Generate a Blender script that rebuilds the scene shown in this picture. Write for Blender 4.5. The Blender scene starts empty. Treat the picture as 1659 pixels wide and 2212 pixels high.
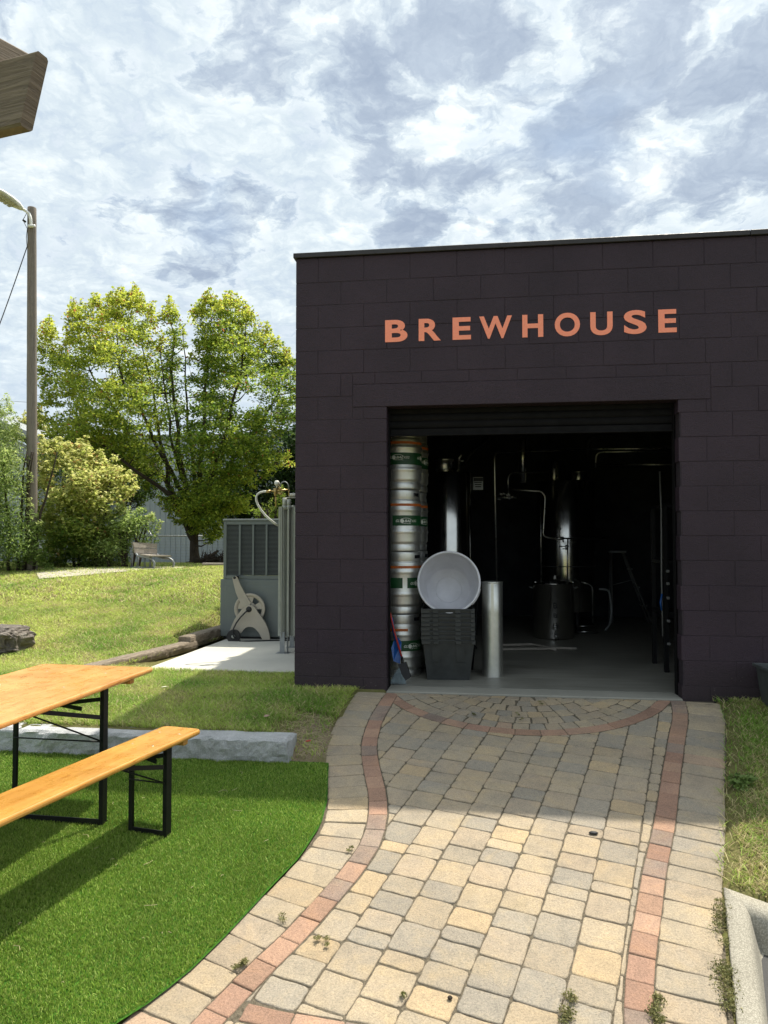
import bpy, math, random
import numpy as np
from mathutils import Vector, Matrix, noise
random.seed(7); rng = np.random.default_rng(11)
S = bpy.context.scene
COL = S.collection
R = math.radians
# ------------------------------------------------------------------ camera
F = 1600.; CX = 829.5; CY = 1106.; ZC = 1.31
YAW = R(7.58); PIT = math.atan(54/F)
cd = bpy.data.cameras.new('camera'); cam = bpy.data.objects.new('camera', cd); COL.objects.link(cam)
cam.location = (0, 0, ZC); cam.rotation_euler = (math.pi/2+PIT, 0, YAW)
cd.sensor_fit = 'VERTICAL'; cd.sensor_height = 36; cd.lens = 36*F/2212; cd.clip_start = .05; cd.clip_end = 900
S.camera = cam
S.view_settings.view_transform = 'Standard'; S.view_settings.look = 'None'; S.view_settings.exposure = 1.07; S.view_settings.gamma = 1
# survey helpers: sight lines measured on the photograph, cut with real planes of the place
def ray(x, y):
    u = (x-CX)/F; v = (CY-y)/F
    fy = math.cos(PIT)-v*math.sin(PIT); uz = math.sin(PIT)+v*math.cos(PIT)
    return (u*math.cos(YAW)-fy*math.sin(YAW), u*math.sin(YAW)+fy*math.cos(YAW), uz)
def at_z(x, y, z):
    r = ray(x, y); t = (z-ZC)/r[2]; return Vector((r[0]*t, r[1]*t, z))
def at_y(x, y, Y):
    r = ray(x, y); t = Y/r[1]; return Vector((r[0]*t, Y, ZC+r[2]*t))
def at_d(x, y, d):
    r = ray(x, y); return Vector((r[0]*d, r[1]*d, ZC+r[2]*d))
def sm(a, b, x):
    t = min(1., max(0., (x-a)/(b-a))) if a != b else 0.
    return t*t*(3-2*t)
def zr(Y):
    if Y > 6.2: return 0.
    if Y > 2.3: return -.15*(6.2-Y)
    return -.585-.15*(1-math.exp(-(2.3-Y)))*.6
def on_ramp(x, y):
    a, b = .05, 60; r = ray(x, y)
    for i in range(60):
        m = (a+b)/2
        if ZC+r[2]*m > zr(r[1]*m): a = m
        else: b = m
    return Vector((r[0]*a, r[1]*a, zr(r[1]*a)))
# ------------------------------------------------------------------ objects
def tag(o, label=None, cat=None, group=None, kind=None):
    if label: o['label'] = label
    if cat: o['category'] = cat
    if group: o['group'] = group
    if kind: o['kind'] = kind
    return o
def thing(name, label, cat, loc=(0, 0, 0), rz=0, group=None):
    o = bpy.data.objects.new(name, None); COL.objects.link(o); o.empty_display_size = .2
    o.location = loc; o.rotation_euler = (0, 0, rz)
    return tag(o, label, cat, group)
class MB:
    """collects shapes, then links them as ONE mesh object"""
    def __init__(s): s.v = []; s.f = []; s.m = []; s.sm = []; s.parts = []
    def add(s, vs, fs, mi=0, smooth=False, M=None):
        o = len(s.v)
        if M is not None: vs = [M @ Vector(v) for v in vs]
        s.v += [tuple(v) for v in vs]; s.f += [tuple(i+o for i in f) for f in fs]
        s.m += [mi]*len(fs); s.sm += [smooth]*len(fs); s.parts.append((o, len(s.v), len(s.f)-len(fs), len(s.f))); return s
    def box(s, x0, x1, y0, y1, z0, z1, b=0, mi=0, M=None):
        if b <= 0:
            vs = [(x, y, z) for z in (z0, z1) for y in (y0, y1) for x in (x0, x1)]
            return s.add(vs, [(0, 2, 3, 1), (4, 5, 7, 6), (0, 1, 5, 4), (2, 6, 7, 3), (0, 4, 6, 2), (1, 3, 7, 5)], mi, False, M)
        b = min(b, (x1-x0)/2.01, (y1-y0)/2.01, (z1-z0)/2.01)
        vs = []; idx = {}
        for ix, sx in ((0, 1), (1, -1)):
            for iy, sy in ((0, 1), (1, -1)):
                for iz, sz in ((0, 1), (1, -1)):
                    X = (x0, x1)[ix]; Y = (y0, y1)[iy]; Z = (z0, z1)[iz]
                    for a, p in enumerate(((X, Y+sy*b, Z+sz*b), (X+sx*b, Y, Z+sz*b), (X+sx*b, Y+sy*b, Z))):
                        idx[ix, iy, iz, a] = len(vs); vs.append(p)
        g = lambda x, y, z, a: idx[x, y, z, a]
        fs = []
        for k in (0, 1):
            q = [g(k, 0, 0, 0), g(k, 0, 1, 0), g(k, 1, 1, 0), g(k, 1, 0, 0)]; fs.append(q if k == 0 else q[::-1])
            q = [g(0, k, 0, 1), g(1, k, 0, 1), g(1, k, 1, 1), g(0, k, 1, 1)]; fs.append(q if k == 0 else q[::-1])
            q = [g(0, 0, k, 2), g(0, 1, k, 2), g(1, 1, k, 2), g(1, 0, k, 2)]; fs.append(q if k == 0 else q[::-1])
        for i in (0, 1):
            for j in (0, 1):
                q = [g(i, j, 0, 0), g(i, j, 0, 1), g(i, j, 1, 1), g(i, j, 1, 0)]; fs.append(q if i != j else q[::-1])
                q = [g(i, 0, j, 0), g(i, 1, j, 0), g(i, 1, j, 2), g(i, 0, j, 2)]; fs.append(q if i != j else q[::-1])
                q = [g(0, i, j, 1), g(0, i, j, 2), g(1, i, j, 2), g(1, i, j, 1)]; fs.append(q if i != j else q[::-1])
                for k in (0, 1):
                    q = [g(i, j, k, 0), g(i, j, k, 2), g(i, j, k, 1)]; fs.append(q if (i+j+k) % 2 == 0 else q[::-1])
        return s.add(vs, fs, mi, False, M)
    def tube(s, pts, r, n=10, mi=0, cap=True, smooth=True, sx=1.):
        pts = [Vector(p) for p in pts]; k = len(pts)
        rr = r if isinstance(r, (list, tuple)) else [r]*k
        vs = []; fs = []
        t0 = (pts[1]-pts[0]).normalized()
        up = Vector((0, 0, 1)) if abs(t0.z) < .9 else Vector((0, 1, 0))
        nrm = t0.cross(up).normalized()
        for i, p in enumerate(pts):
            t = (pts[min(i+1, k-1)]-pts[max(i-1, 0)])
            if t.length < 1e-9: t = t0
            t = t.normalized()
            nrm = (nrm-t*nrm.dot(t))
            if nrm.length < 1e-6: nrm = t.orthogonal()
            nrm.normalize(); bn = t.cross(nrm)
            for j in range(n):
                a = 2*math.pi*j/n
                vs.append(p+nrm*(math.cos(a)*rr[i]*sx)+bn*(math.sin(a)*rr[i]))
        for i in range(k-1):
            for j in range(n):
                a = i*n+j; b = i*n+(j+1) % n
                fs.append((a, b, b+n, a+n))
        if cap: fs.append(tuple(range(n))[::-1]); fs.append(tuple(range((k-1)*n, k*n)))
        return s.add(vs, fs, mi, smooth)
    def lathe(s, prof, c=(0, 0, 0), n=40, mi=0, M=None, a0=0., a1=2*math.pi, smooth=True, jit=0):
        full = abs(a1-a0-2*math.pi) < 1e-6; m = n if full else n+1
        vs = []; fs = []
        for r, z in prof:
            for j in range(m):
                a = a0+(a1-a0)*j/n
                rj = r+(jit*noise.noise(Vector((math.cos(a)*2, math.sin(a)*2, z*5))) if jit and r > .01 else 0)
                vs.append((c[0]+rj*math.cos(a), c[1]+rj*math.sin(a), c[2]+z))
        for i in range(len(prof)-1):
            for j in range(n):
                a = i*m+j; b = i*m+(j+1) % m
                fs.append((a, b, b+m, a+m))
        return s.add(vs, fs, mi, smooth, M)
    def prism(s, poly, h0, h1, mi=0, M=None):
        """polygon in xy extruded h0..h1 in z (then M)"""
        n = len(poly); vs = [(p[0], p[1], h0) for p in poly]+[(p[0], p[1], h1) for p in poly]
        fs = [tuple(range(n))[::-1], tuple(range(n, 2*n))]+[(i, (i+1) % n, n+(i+1) % n, n+i) for i in range(n)]
        return s.add(vs, fs, mi, False, M)
    def split(s, name, mats, parent=None):
        """every added shape becomes a part of its own"""
        out = []; 
        for (v0, v1, f0, f1) in s.parts:
            b = MB(); b.v = s.v[v0:v1]; b.f = [tuple(i-v0 for i in f) for f in s.f[f0:f1]]; b.m = s.m[f0:f1]; b.sm = s.sm[f0:f1]
            out.append(b.build(name, mats, parent))
        return out
    def build(s, name, mats, parent=None):
        me = bpy.data.meshes.new(name); me.from_pydata(s.v, [], s.f)
        for m in (mats if isinstance(mats, (list, tuple)) else [mats]): me.materials.append(m)
        me.polygons.foreach_set('material_index', s.m); me.polygons.foreach_set('use_smooth', s.sm); me.update()
        o = bpy.data.objects.new(name, me); COL.objects.link(o)
        if parent: o.parent = parent
        return o
def np_mesh(name, V, Fq, mat, col=None, parent=None, smooth=False):
    """V (N,3), Fq (M,k) same-size faces, col (N,3)"""
    me = bpy.data.meshes.new(name); k = Fq.shape[1]; M = len(Fq)
    me.vertices.add(len(V)); me.vertices.foreach_set('co', np.ascontiguousarray(V, dtype=np.float32).ravel())
    me.loops.add(M*k); me.loops.foreach_set('vertex_index', np.ascontiguousarray(Fq, dtype=np.int32).ravel())
    me.polygons.add(M); me.polygons.foreach_set('loop_start', np.arange(0, M*k, k, dtype=np.int32))
    me.polygons.foreach_set('loop_total', np.full(M, k, dtype=np.int32))
    if smooth: me.polygons.foreach_set('use_smooth', np.ones(M, dtype=bool))
    me.update(calc_edges=True)
    if col is not None:
        a = me.color_attributes.new('Col', 'FLOAT_COLOR', 'POINT')
        c = np.ones((len(V), 4), dtype=np.float32); c[:, :3] = col; a.data.foreach_set('color', c.ravel())
    me.materials.append(mat)
    o = bpy.data.objects.new(name, me); COL.objects.link(o)
    if parent: o.parent = parent
    return o
def text_mesh(s, bold=0., shear=0.):
    """flat triangulated outline of a short text: verts, faces, bbox"""
    cu = bpy.data.curves.new('t', 'FONT'); cu.body = s; cu.size = 1; cu.offset = bold; cu.shear = shear; cu.resolution_u = 6
    o = bpy.data.objects.new('t', cu); COL.objects.link(o)
    bpy.context.view_layer.update()
    me = bpy.data.meshes.new_from_object(o.evaluated_get(bpy.context.evaluated_depsgraph_get()))
    vs = [tuple(v.co) for v in me.vertices]; fs = [tuple(p.vertices) for p in me.polygons]
    bpy.data.objects.remove(o); bpy.data.curves.remove(cu); bpy.data.meshes.remove(me)
    xs = [v[0] for v in vs]; ys = [v[1] for v in vs]
    return vs, fs, (min(xs), max(xs), min(ys), max(ys))
# ------------------------------------------------------------------ materials
class N:
    def __init__(s, name):
        s.m = bpy.data.materials.new(name); s.m.use_nodes = True; s.t = s.m.node_tree; s.b = s.t.nodes['Principled BSDF']
        s.out = s.t.nodes['Material Output']
    def n(s, typ, **kw):
        nd = s.t.nodes.new(typ)
        for k, v in kw.items():
            if k in nd.inputs.keys(): nd.inputs[k].default_value = v
            else: setattr(nd, k, v)
        return nd
    def l(s, a, b): s.t.links.new(a, b)
    def coord(s, out='Object', scale=(1, 1, 1)):
        tc = s.n('ShaderNodeTexCoord'); mp = s.n('ShaderNodeMapping'); mp.inputs['Scale'].default_value = scale
        s.l(tc.outputs[out], mp.inputs['Vector']); return mp.outputs['Vector']
    def noise(s, vec, scale, detail=5, rough=.6, dist=0):
        nd = s.n('ShaderNodeTexNoise'); nd.inputs['Scale'].default_value = scale; nd.inputs['Detail'].default_value = detail
        nd.inputs['Roughness'].default_value = rough; nd.inputs['Distortion'].default_value = dist; s.l(vec, nd.inputs['Vector']); return nd.outputs['Fac']
    def ramp(s, fac, stops, interp='LINEAR'):
        nd = s.n('ShaderNodeValToRGB'); cr = nd.color_ramp; cr.interpolation = interp
        while len(cr.elements) < len(stops): cr.elements.new(.5)
        for e, (p, c) in zip(cr.elements, stops):
            e.position = p; e.color = (c[0], c[1], c[2], 1) if isinstance(c, (tuple, list)) else (c, c, c, 1)
        s.l(fac, nd.inputs['Fac']); return nd.outputs['Color']
    def mix(s, fac, a, b, mode='MIX'):
        nd = s.n('ShaderNodeMix', data_type='RGBA', blend_type=mode)
        for sock, v in ((nd.inputs[0], fac), (nd.inputs[6], a), (nd.inputs[7], b)):
            if isinstance(v, (int, float)): sock.default_value = v
            elif isinstance(v, (tuple, list)): sock.default_value = (*v[:3], 1)
            else: s.l(v, sock)
        return nd.outputs[2]
    def math(s, op, a, b=0.):
        nd = s.n('ShaderNodeMath', operation=op)
        for i, v in enumerate((a, b)):
            if isinstance(v, (int, float)): nd.inputs[i].default_value = v
            else: s.l(v, nd.inputs[i])
        return nd.outputs[0]
    def base(s, c):
        if isinstance(c, (tuple, list)): s.b.inputs['Base Color'].default_value = (*c, 1)
        else: s.l(c, s.b.inputs['Base Color'])
        return s
    def set(s, rough=.6, metal=0., spec=None):
        if isinstance(rough, (int, float)): s.b.inputs['Roughness'].default_value = rough
        else: s.l(rough, s.b.inputs['Roughness'])
        s.b.inputs['Metallic'].default_value = metal
        if spec is not None: s.b.inputs['Specular IOR Level'].default_value = spec
        return s
    def bump(s, h, strength=.3, dist=.01):
        nd = s.n('ShaderNodeBump'); nd.inputs['Strength'].default_value = strength; nd.inputs['Distance'].default_value = dist
        s.l(h, nd.inputs['Height']); s.l(nd.outputs['Normal'], s.b.inputs['Normal']); return s
    def attr(s, name='Col'):
        nd = s.n('ShaderNodeAttribute'); nd.attribute_name = name; return nd.outputs['Color']
    def leafy(s, col, trans=.4, rough=.55):
        s.base(col); s.set(rough, 0, .3)
        tr = s.n('ShaderNodeBsdfTranslucent'); s.l(col, tr.inputs['Color']) if not isinstance(col, (tuple, list)) else None
        mx = s.n('ShaderNodeMixShader'); mx.inputs[0].default_value = trans
        s.l(s.b.outputs[0], mx.inputs[1]); s.l(tr.outputs[0], mx.inputs[2]); s.l(mx.outputs[0], s.out.inputs['Surface']); return s
def plain(name, c, rough=.5, metal=0., var=.15, scale=14, bump=0., bscale=60, spec=None):
    q = N(name); v = q.coord(); f = q.noise(v, scale, 6, .65)
    lo = tuple(x*(1-var) for x in c); hi = tuple(min(1, x*(1+var)) for x in c)
    q.base(q.ramp(f, [(.3, lo), (.7, hi)])); rf = q.ramp(q.noise(v, scale*1.7, 4), [(.3, max(.02, rough*.85)), (.75, min(1, rough*1.2))])
    q.set(rf, metal, spec)
    if bump: q.bump(q.noise(v, bscale, 5, .7), bump, .004)
    return q.m
M = {}
# painted block wall
q = N('painted_block'); v = q.coord()
f1 = q.noise(v, 1.3, 5, .6); f2 = q.noise(v, 90, 4, .8)
base = q.ramp(f1, [(.3, (.0265, .0158, .0240)), (.7, (.0415, .0250, .0365))])
tc = q.n('ShaderNodeTexCoord'); sp = q.n('ShaderNodeSeparateXYZ'); q.l(tc.outputs['Object'], sp.inputs[0])
vo = q.n('ShaderNodeTexVoronoi'); vo.inputs['Scale'].default_value = 42; q.l(v, vo.inputs['Vector'])
low = q.n('ShaderNodeMapRange'); low.inputs[1].default_value = .38; low.inputs[2].default_value = .0; q.l(sp.outputs['Z'], low.inputs[0])
dots = q.math('MULTIPLY', q.math('LESS_THAN', vo.outputs['Distance'], .13), q.math('MULTIPLY', q.math('GREATER_THAN', q.noise(v, 5, 3), .58), low.outputs[0]))
base = q.mix(q.math('MULTIPLY', low.outputs[0], .35), base, (.040, .033, .027))
base = q.mix(q.math('MULTIPLY', dots, .6), base, (.25, .23, .19))
q.base(base).set(q.ramp(f2, [(.3, .5), (.7, .72)]), 0, .35)
pit = q.noise(v, 120, 3, .7); base = q.mix(1., base, q.ramp(q.math('ADD', q.math('MULTIPLY', pit, .7), q.math('MULTIPLY', q.noise(v, 22, 6, .8), .3)), [(.36, (.62, .62, .62)), (.48, (1, 1, 1)), (.68, (1.22, 1.2, 1.2))]), 'MULTIPLY'); q.base(base)
q.bump(q.math('ADD', q.math('MULTIPLY', pit, .9), q.noise(v, 28, 6, .75)), .8, .008); M['block'] = q.m
M['joint'] = plain('mortar_paint', (.0245, .0160, .0225), .8, bump=.3)
q = N('lettering_paint'); v = q.coord(); f = q.noise(v, 60, 5, .7)
q.base(q.ramp(f, [(.3, (.95, .27, .155)), (.7, (.99, .34, .21))])).set(.6).bump(q.noise(v, 60, 6, .75), .5, .005); M['letter'] = q.m
M['coping'] = plain('dark_metal_flashing', (.022, .018, .019), .55, .0, bump=.1)
M['shutter'] = plain('dark_painted_steel', (.006, .0055, .006), .75, 0, .25, 6, .15, spec=.15)
q = N('brushed_steel'); v = q.coord('Object', (1, 1, 1)); vs_ = q.coord('Object', (60, 60, 3))
q.base(q.ramp(q.noise(v, 5, 6, .7), [(.3, (.62, .62, .59)), (.7, (.78, .78, .74))])).set(q.ramp(q.noise(vs_, 3, 5, .6), [(.3, .40), (.75, .55)]), 1.)
q.bump(q.noise(v, 9, 4, .6), .12, .01); M['keg'] = q.m
q = N('tank_steel'); v = q.coord(); vs_ = q.coord('Object', (80, 80, 2))
q.base(q.ramp(q.noise(v, 3, 6, .7), [(.3, (.50, .49, .46)), (.7, (.66, .64, .59))])).set(q.ramp(q.noise(vs_, 3, 5, .6), [(.3, .13), (.75, .21)]), 1.)
q.bump(q.noise(v, 2.2, 3, .5), .10, .02); M['tank'] = q.m
q = N('dull_steel'); v = q.coord(); vs_ = q.coord('Object', (4, 4, 60))
q.base(q.ramp(q.noise(v, 7, 6, .7), [(.3, (.55, .55, .51)), (.7, (.72, .72, .67))])).set(q.ramp(q.noise(vs_, 3, 5, .6), [(.3, .38), (.75, .5)]), 1.)
q.bump(q.noise(v, 12, 4, .6), .25, .006); M['duct'] = q.m
M['pipe'] = plain('steel_pipe', (.55, .55, .53), .3, 1., .15)
M['orange'] = plain('orange_band', (.42, .10, .015), .5, 0, .25, 9)
M['green'] = plain('green_label', (.006, .055, .015), .45, 0, .2, 12)
M['white_ink'] = plain('white_print', (.62, .64, .58), .6)
M['tote'] = plain('black_plastic', (.030, .033, .033), .42, 0, .3, 12, .15, 40)
M['white_plastic'] = plain('white_plastic', (.62, .62, .66), .42, 0, .10, 7, .08, 25)
M['red_plastic'] = plain('red_handle', (.42, .03, .02), .4)
M['blue_plastic'] = plain('blue_plastic', (.015, .09, .33), .35, 0, .2, 20)
M['bristle'] = plain('grey_bristle', (.20, .25, .27), .6)
M['black'] = plain('black_powder_coat', (.006, .006, .007), .45, 0, .3, 20, spec=.3)
M['ladder'] = plain('ladder_grey', (.16, .16, .155), .5)
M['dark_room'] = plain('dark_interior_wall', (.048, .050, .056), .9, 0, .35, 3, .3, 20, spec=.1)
M['dark_grey'] = plain('dark_grey_metal', (.05, .05, .05), .5)
q = N('concrete_floor'); v = q.coord(); f = q.noise(v, 1.6, 8, .65); g = q.noise(v, 40, 5, .7); st = q.noise(q.coord('Object', (1, 9, 1)), 1.5, 6, .7)
c = q.ramp(f, [(.3, (.15, .145, .12)), (.7, (.27, .26, .225))]); c = q.mix(.35, c, q.ramp(st, [(.35, (.12, .118, .10)), (.7, (.36, .35, .31))]))
q.base(c).set(q.ramp(f, [(.3, .34), (.7, .6)]), 0, .4).bump(g, .1, .004); M['floor'] = q.m
def concrete(name, lo, hi, stain=.3, agg=0.):
    q = N(name); v = q.coord(); f = q.noise(v, 1.1, 8, .7, .4); g = q.noise(v, 70, 5, .8)
    c = q.ramp(f, [(.3, lo), (.72, hi)]); c = q.mix(.25, c, q.ramp(g, [(.3, lo), (.7, hi)]), 'MIX')
    if agg:
        vo = q.n('ShaderNodeTexVoronoi'); vo.inputs['Scale'].default_value = 160; q.l(v, vo.inputs['Vector'])
        c = q.mix(agg, c, q.ramp(q.math('MULTIPLY', vo.outputs['Distance'], 1.3), [(.1, (.55, .53, .46)), (.5, (.30, .28, .23)), (.9, (.12, .11, .09))]))
    q.base(c).set(.85, 0, .25).bump(q.math('ADD', q.math('MULTIPLY', f, .5), g), .4, .004); return q.m
M['pad'] = concrete('pad_concrete', (.46, .445, .39), (.60, .58, .51))
M['kerb_concrete'] = concrete('exposed_aggregate', (.27, .25, .20), (.42, .39, .32), agg=.45)
M['asphalt'] = concrete('asphalt', (.045, .045, .047), (.075, .075, .075))
M['far_path'] = concrete('old_path', (.34, .31, .27), (.47, .43, .37))
# pavers: colour per stone + speckle
q = N('paver_stone'); v = q.coord(); a0 = a = q.attr(); mot = q.noise(v, 8, 7, .75, .6); big = q.noise(v, .9, 5, .6); tone = q.noise(v, 3.1, 5, .65, .5)
sc_ = q.n('ShaderNodeSeparateColor'); q.l(a, sc_.inputs[0]); notred = q.math('LESS_THAN', q.math('SUBTRACT', sc_.outputs[0], sc_.outputs[1]), .082)
a = q.mix(q.math('MULTIPLY', notred, q.ramp(tone, [(.40, 0.), (.62, .40)])), a, (.282, .250, .205)); a = q.mix(q.math('MULTIPLY', notred, q.ramp(q.noise(v, 4.3, 4, .6, .8), [(.54, 0.), (.68, .30)])), a, (.385, .30, .18)); a = q.mix(1., a, q.ramp(big, [(.3, (.86, .86, .87)), (.7, (1.12, 1.12, 1.1))]), 'MULTIPLY'); g = q.noise(v, 130, 5, .9); g2 = q.noise(v, 75, 5, .8)
c = q.mix(1., a, q.ramp(mot, [(.28, (.76, .78, .80)), (.5, (1, 1, 1)), (.72, (1.14, 1.09, .99))]), 'MULTIPLY')
c = q.mix(1., c, q.ramp(g, [(.30, (.45, .44, .42)), (.47, (1, 1, 1)), (.72, (1.55, 1.53, 1.48))]), 'MULTIPLY')
q.base(c).set(.88, 0, .2).bump(q.math('ADD', q.math('MULTIPLY', mot, 1.2), g2), .9, .005); M['paver'] = q.m
q = N('joint_sand'); v = q.coord()
q.base(q.ramp(q.noise(v, 60, 6, .8), [(.3, (.045, .038, .027)), (.7, (.20, .17, .125))])).set(.95, 0, .1).bump(q.noise(v, 90, 5), .8, .01); M['sand'] = q.m
M['threshold'] = concrete('threshold_concrete', (.21, .205, .175), (.34, .325, .28))
# soil under the lawn
q = N('lawn_soil'); v = q.coord(); f = q.noise(v, 1.4, 7, .7); g = q.noise(v, 45, 5, .8)
c = q.mix(q.ramp(g, [(.3, 0.), (.7, 1.)]), q.ramp(f, [(.35, (.08, .11, .02)), (.65, (.16, .17, .045))]), (.20, .165, .085))
pos = q.n('ShaderNodeVectorMath', operation='DISTANCE'); pv_ = q.n('ShaderNodeMapping'); q.l(v, pv_.inputs['Vector']); pv_.inputs['Scale'].default_value = (1.5, .72, 0); pv_.inputs['Location'].default_value = (1.20*1.5, -5.22*.72, 0)
q.l(pv_.outputs['Vector'], pos.inputs[0]); msk = q.ramp(q.math('ADD', pos.outputs['Value'], q.math('MULTIPLY', q.math('SUBTRACT', q.noise(v, 9, 6, .7), .5), .5)), [(.18, 1.), (.36, 0.)])
c = q.mix(msk, c, q.ramp(q.noise(v, 55, 6, .85), [(.3, (.15, .11, .07)), (.5, (.27, .21, .14)), (.7, (.42, .34, .23))]))
q.base(c).set(.95, 0, .1).bump(g, .8, .02); M['soil'] = q.m
q = N('turf_backing'); v = q.coord()
q.base(q.ramp(q.noise(v, 120, 4), [(.3, (.020, .065, .008)), (.7, (.06, .16, .02))])).set(.95, 0, .05); M['turf_base'] = q.m
M['bare'] = concrete('bare_soil', (.20, .15, .095), (.38, .30, .20))
q = N('turf_blade'); a = q.attr(); q.leafy(a, .25, .6); M['turf'] = q.m
q = N('grass_blade'); a = q.attr(); q.leafy(a, .35, .6); M['grass'] = q.m
q = N('leaf'); a = q.attr(); q.leafy(a, .55, .55); M['leaf'] = q.m
q = N('bark'); v = q.coord('Object', (6, 6, 1.2)); f = q.noise(v, 5, 7, .75, .5)
q.base(q.ramp(f, [(.3, (.025, .019, .015)), (.7, (.10, .08, .062))])).set(.9, 0, .15).bump(f, 1., .03); M['bark'] = q.m
def wood(name, lo, hi, rough=.6, axis=(1.5, 22, 22), dark=None, bump=.25, coat=0., sc=2., knots=None):
    q = N(name); v = q.coord('Object', axis); f = q.noise(v, sc, 8, .65, 1.1); g = q.noise(v, sc*7, 4, .6)
    c = q.ramp(f, [(.28, lo), (.72, hi)]); c = q.mix(.18, c, q.ramp(g, [(.3, lo), (.7, hi)]))
    if dark: c = q.mix(q.ramp(q.noise(v, sc*2.2, 3, .5, 2.), [(.60, 0.), (.70, .75)]), c, dark)
    q.base(c).set(rough, 0, .4).bump(f, bump, .004)
    if knots:
        vo = q.n('ShaderNodeTexVoronoi'); vo.inputs['Scale'].default_value = 1.; q.l(q.coord('Object', (3.1, .95, 1)), vo.inputs['Vector'])
        kn = q.ramp(vo.outputs['Distance'], [(.016, 1.), (.035, .5), (.060, 0.)]); c = q.mix(q.math('MULTIPLY', kn, .75), c, knots); st_ = q.ramp(q.noise(q.coord('Object', (3, 2, 2)), 1.3, 5, .6), [(.35, (.82, .80, .76)), (.65, (1.10, 1.12, 1.2))]); c = q.mix(1., c, st_, 'MULTIPLY'); q.base(c)
        q.set(q.ramp(q.noise(q.coord('Object', (4, 4, 4)), 3, 6, .7), [(.35, rough*.7), (.7, rough*1.9)]), 0, .45)
    if coat: q.b.inputs['Coat Weight'].default_value = coat; q.b.inputs['Coat Roughness'].default_value = .18
    return q.m
M['beer_wood'] = wood('varnished_pine', (.44, .19, .03), (.66, .36, .09), .26, (16, .8, 16), (.34, .12, .015), .06, .45, knots=(.20, .06, .01))
M['beer_orange'] = wood('orange_varnished_pine', (.54, .235, .055), (.74, .40, .14), .28, (14, .8, 14), (.36, .12, .03), .06, .4, knots=(.24, .07, .02))
M['old_wood_y'] = wood('weathered_timber_dark', (.05, .042, .034), (.24, .205, .165), .85, (1.2, 20, 20), (.02, .018, .015), .8, 0, 2.5)
M['pergola'] = wood('weathered_pine', (.09, .066, .046), (.30, .235, .17), .8, (1.3, 1.3, 34), (.05, .038, .028), .8, 0, 3)
M['sleeper'] = wood('weathered_sleeper', (.10, .075, .05), (.30, .25, .19), .9, (1.5, 14, 14), (.04, .03, .022), .9, 0, 3)
M['pole'] = wood('weathered_pole', (.13, .105, .085), (.27, .235, .20), .85, (14, 14, .5), (.06, .048, .038), .8, 0, 2.5)
M['bench_wood'] = wood('grey_bench_wood', (.20, .17, .14), (.38, .34, .29), .85, (2, 16, 16), None, .5)
q = N('granite'); v = q.coord(); f = q.noise(v, 6, 8, .75, .4); g = q.noise(v, 120, 4, .8)
q.base(q.mix(.4, q.ramp(f, [(.3, (.30, .31, .315)), (.7, (.60, .61, .61))]), q.ramp(g, [(.35, (.10, .10, .11)), (.65, (.6, .6, .6))]))).set(.8, 0, .3).bump(q.math('ADD', f, q.math('MULTIPLY', g, .3)), .8, .02); M['granite'] = q.m
q = N('field_stone'); v = q.coord(); f = q.noise(v, 4, 9, .75, .8)
q.base(q.ramp(f, [(.3, (.07, .06, .055)), (.55, (.20, .175, .15)), (.75, (.36, .33, .29))])).set(.9, 0, .2).bump(f, 1., .05); M['stone'] = q.m
M['hvac'] = plain('grey_enamel', (.135, .155, .150), .5, 0, .08, 4)
M['hvac_dark'] = plain('coil_dark', (.012, .014, .02), .6)
M['alu'] = plain('grey_aluminium', (.42, .43, .38), .5, .0, .10, 8)
M['reel'] = plain('taupe_plastic', (.40, .36, .295), .5, 0, .1, 5)
M['rubber'] = plain('black_rubber', (.018, .018, .018), .6)
M['brass'] = plain('brass', (.42, .31, .12), .4, .8)
M['hose_white'] = plain('white_hose', (.62, .62, .56), .45)
M['galv'] = plain('galvanised_steel', (.27, .285, .29), .5, .4)
M['lamp_grey'] = plain('lamp_housing', (.78, .78, .76), .5)
M['lamp_lens'] = plain('lamp_lens', (.50, .49, .42), .3)
M['shed'] = plain('pale_blue_metal', (.42, .47, .52), .5, .1, .06, 2)
M['shed_roof'] = plain('pale_roof', (.27, .29, .30), .5, .2)
M['under'] = plain('dark_soffit', (.03, .028, .026), .8)
M['bin'] = plain('grey_green_bin', (.055, .062, .06), .5, 0, .2, 8, .15)
# ------------------------------------------------------------------ light
SUN = Vector((1.07, 1.90, 4.0)).normalized()
sd = bpy.data.lights.new('sun', 'SUN'); sd.energy = 3.1; sd.angle = R(.8); sd.color = (1, .93, .80)
so = bpy.data.objects.new('sun', sd); COL.objects.link(so); so.rotation_euler = (-SUN).to_track_quat('-Z', 'Y').to_euler(); so.location = (3, 5, 12)
W = bpy.data.worlds.new('World'); S.world = W; W.use_nodes = True
wt = W.node_tree; wn = wt.nodes; wl = wt.links
bg = wn['Background']; bg.inputs['Strength'].default_value = .1
def wnode(t, **k):
    nd = wn.new(t)
    for a, b in k.items(): setattr(nd, a, b)
    return nd
def wmath(op, a, b=0., c=None):
    nd = wnode('ShaderNodeMath', operation=op)
    for i, v in enumerate((a, b) if c is None else (a, b, c)):
        if isinstance(v, (int, float)): nd.inputs[i].default_value = v
        else: wl.new(v, nd.inputs[i])
    return nd.outputs[0]
def wvec(op, a, b):
    nd = wnode('ShaderNodeVectorMath', operation=op)
    for i, v in enumerate((a, b)):
        if isinstance(v, (tuple, list, Vector)): nd.inputs[i].default_value = tuple(v)
        elif v is not None: wl.new(v, nd.inputs[i])
    return nd
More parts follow.
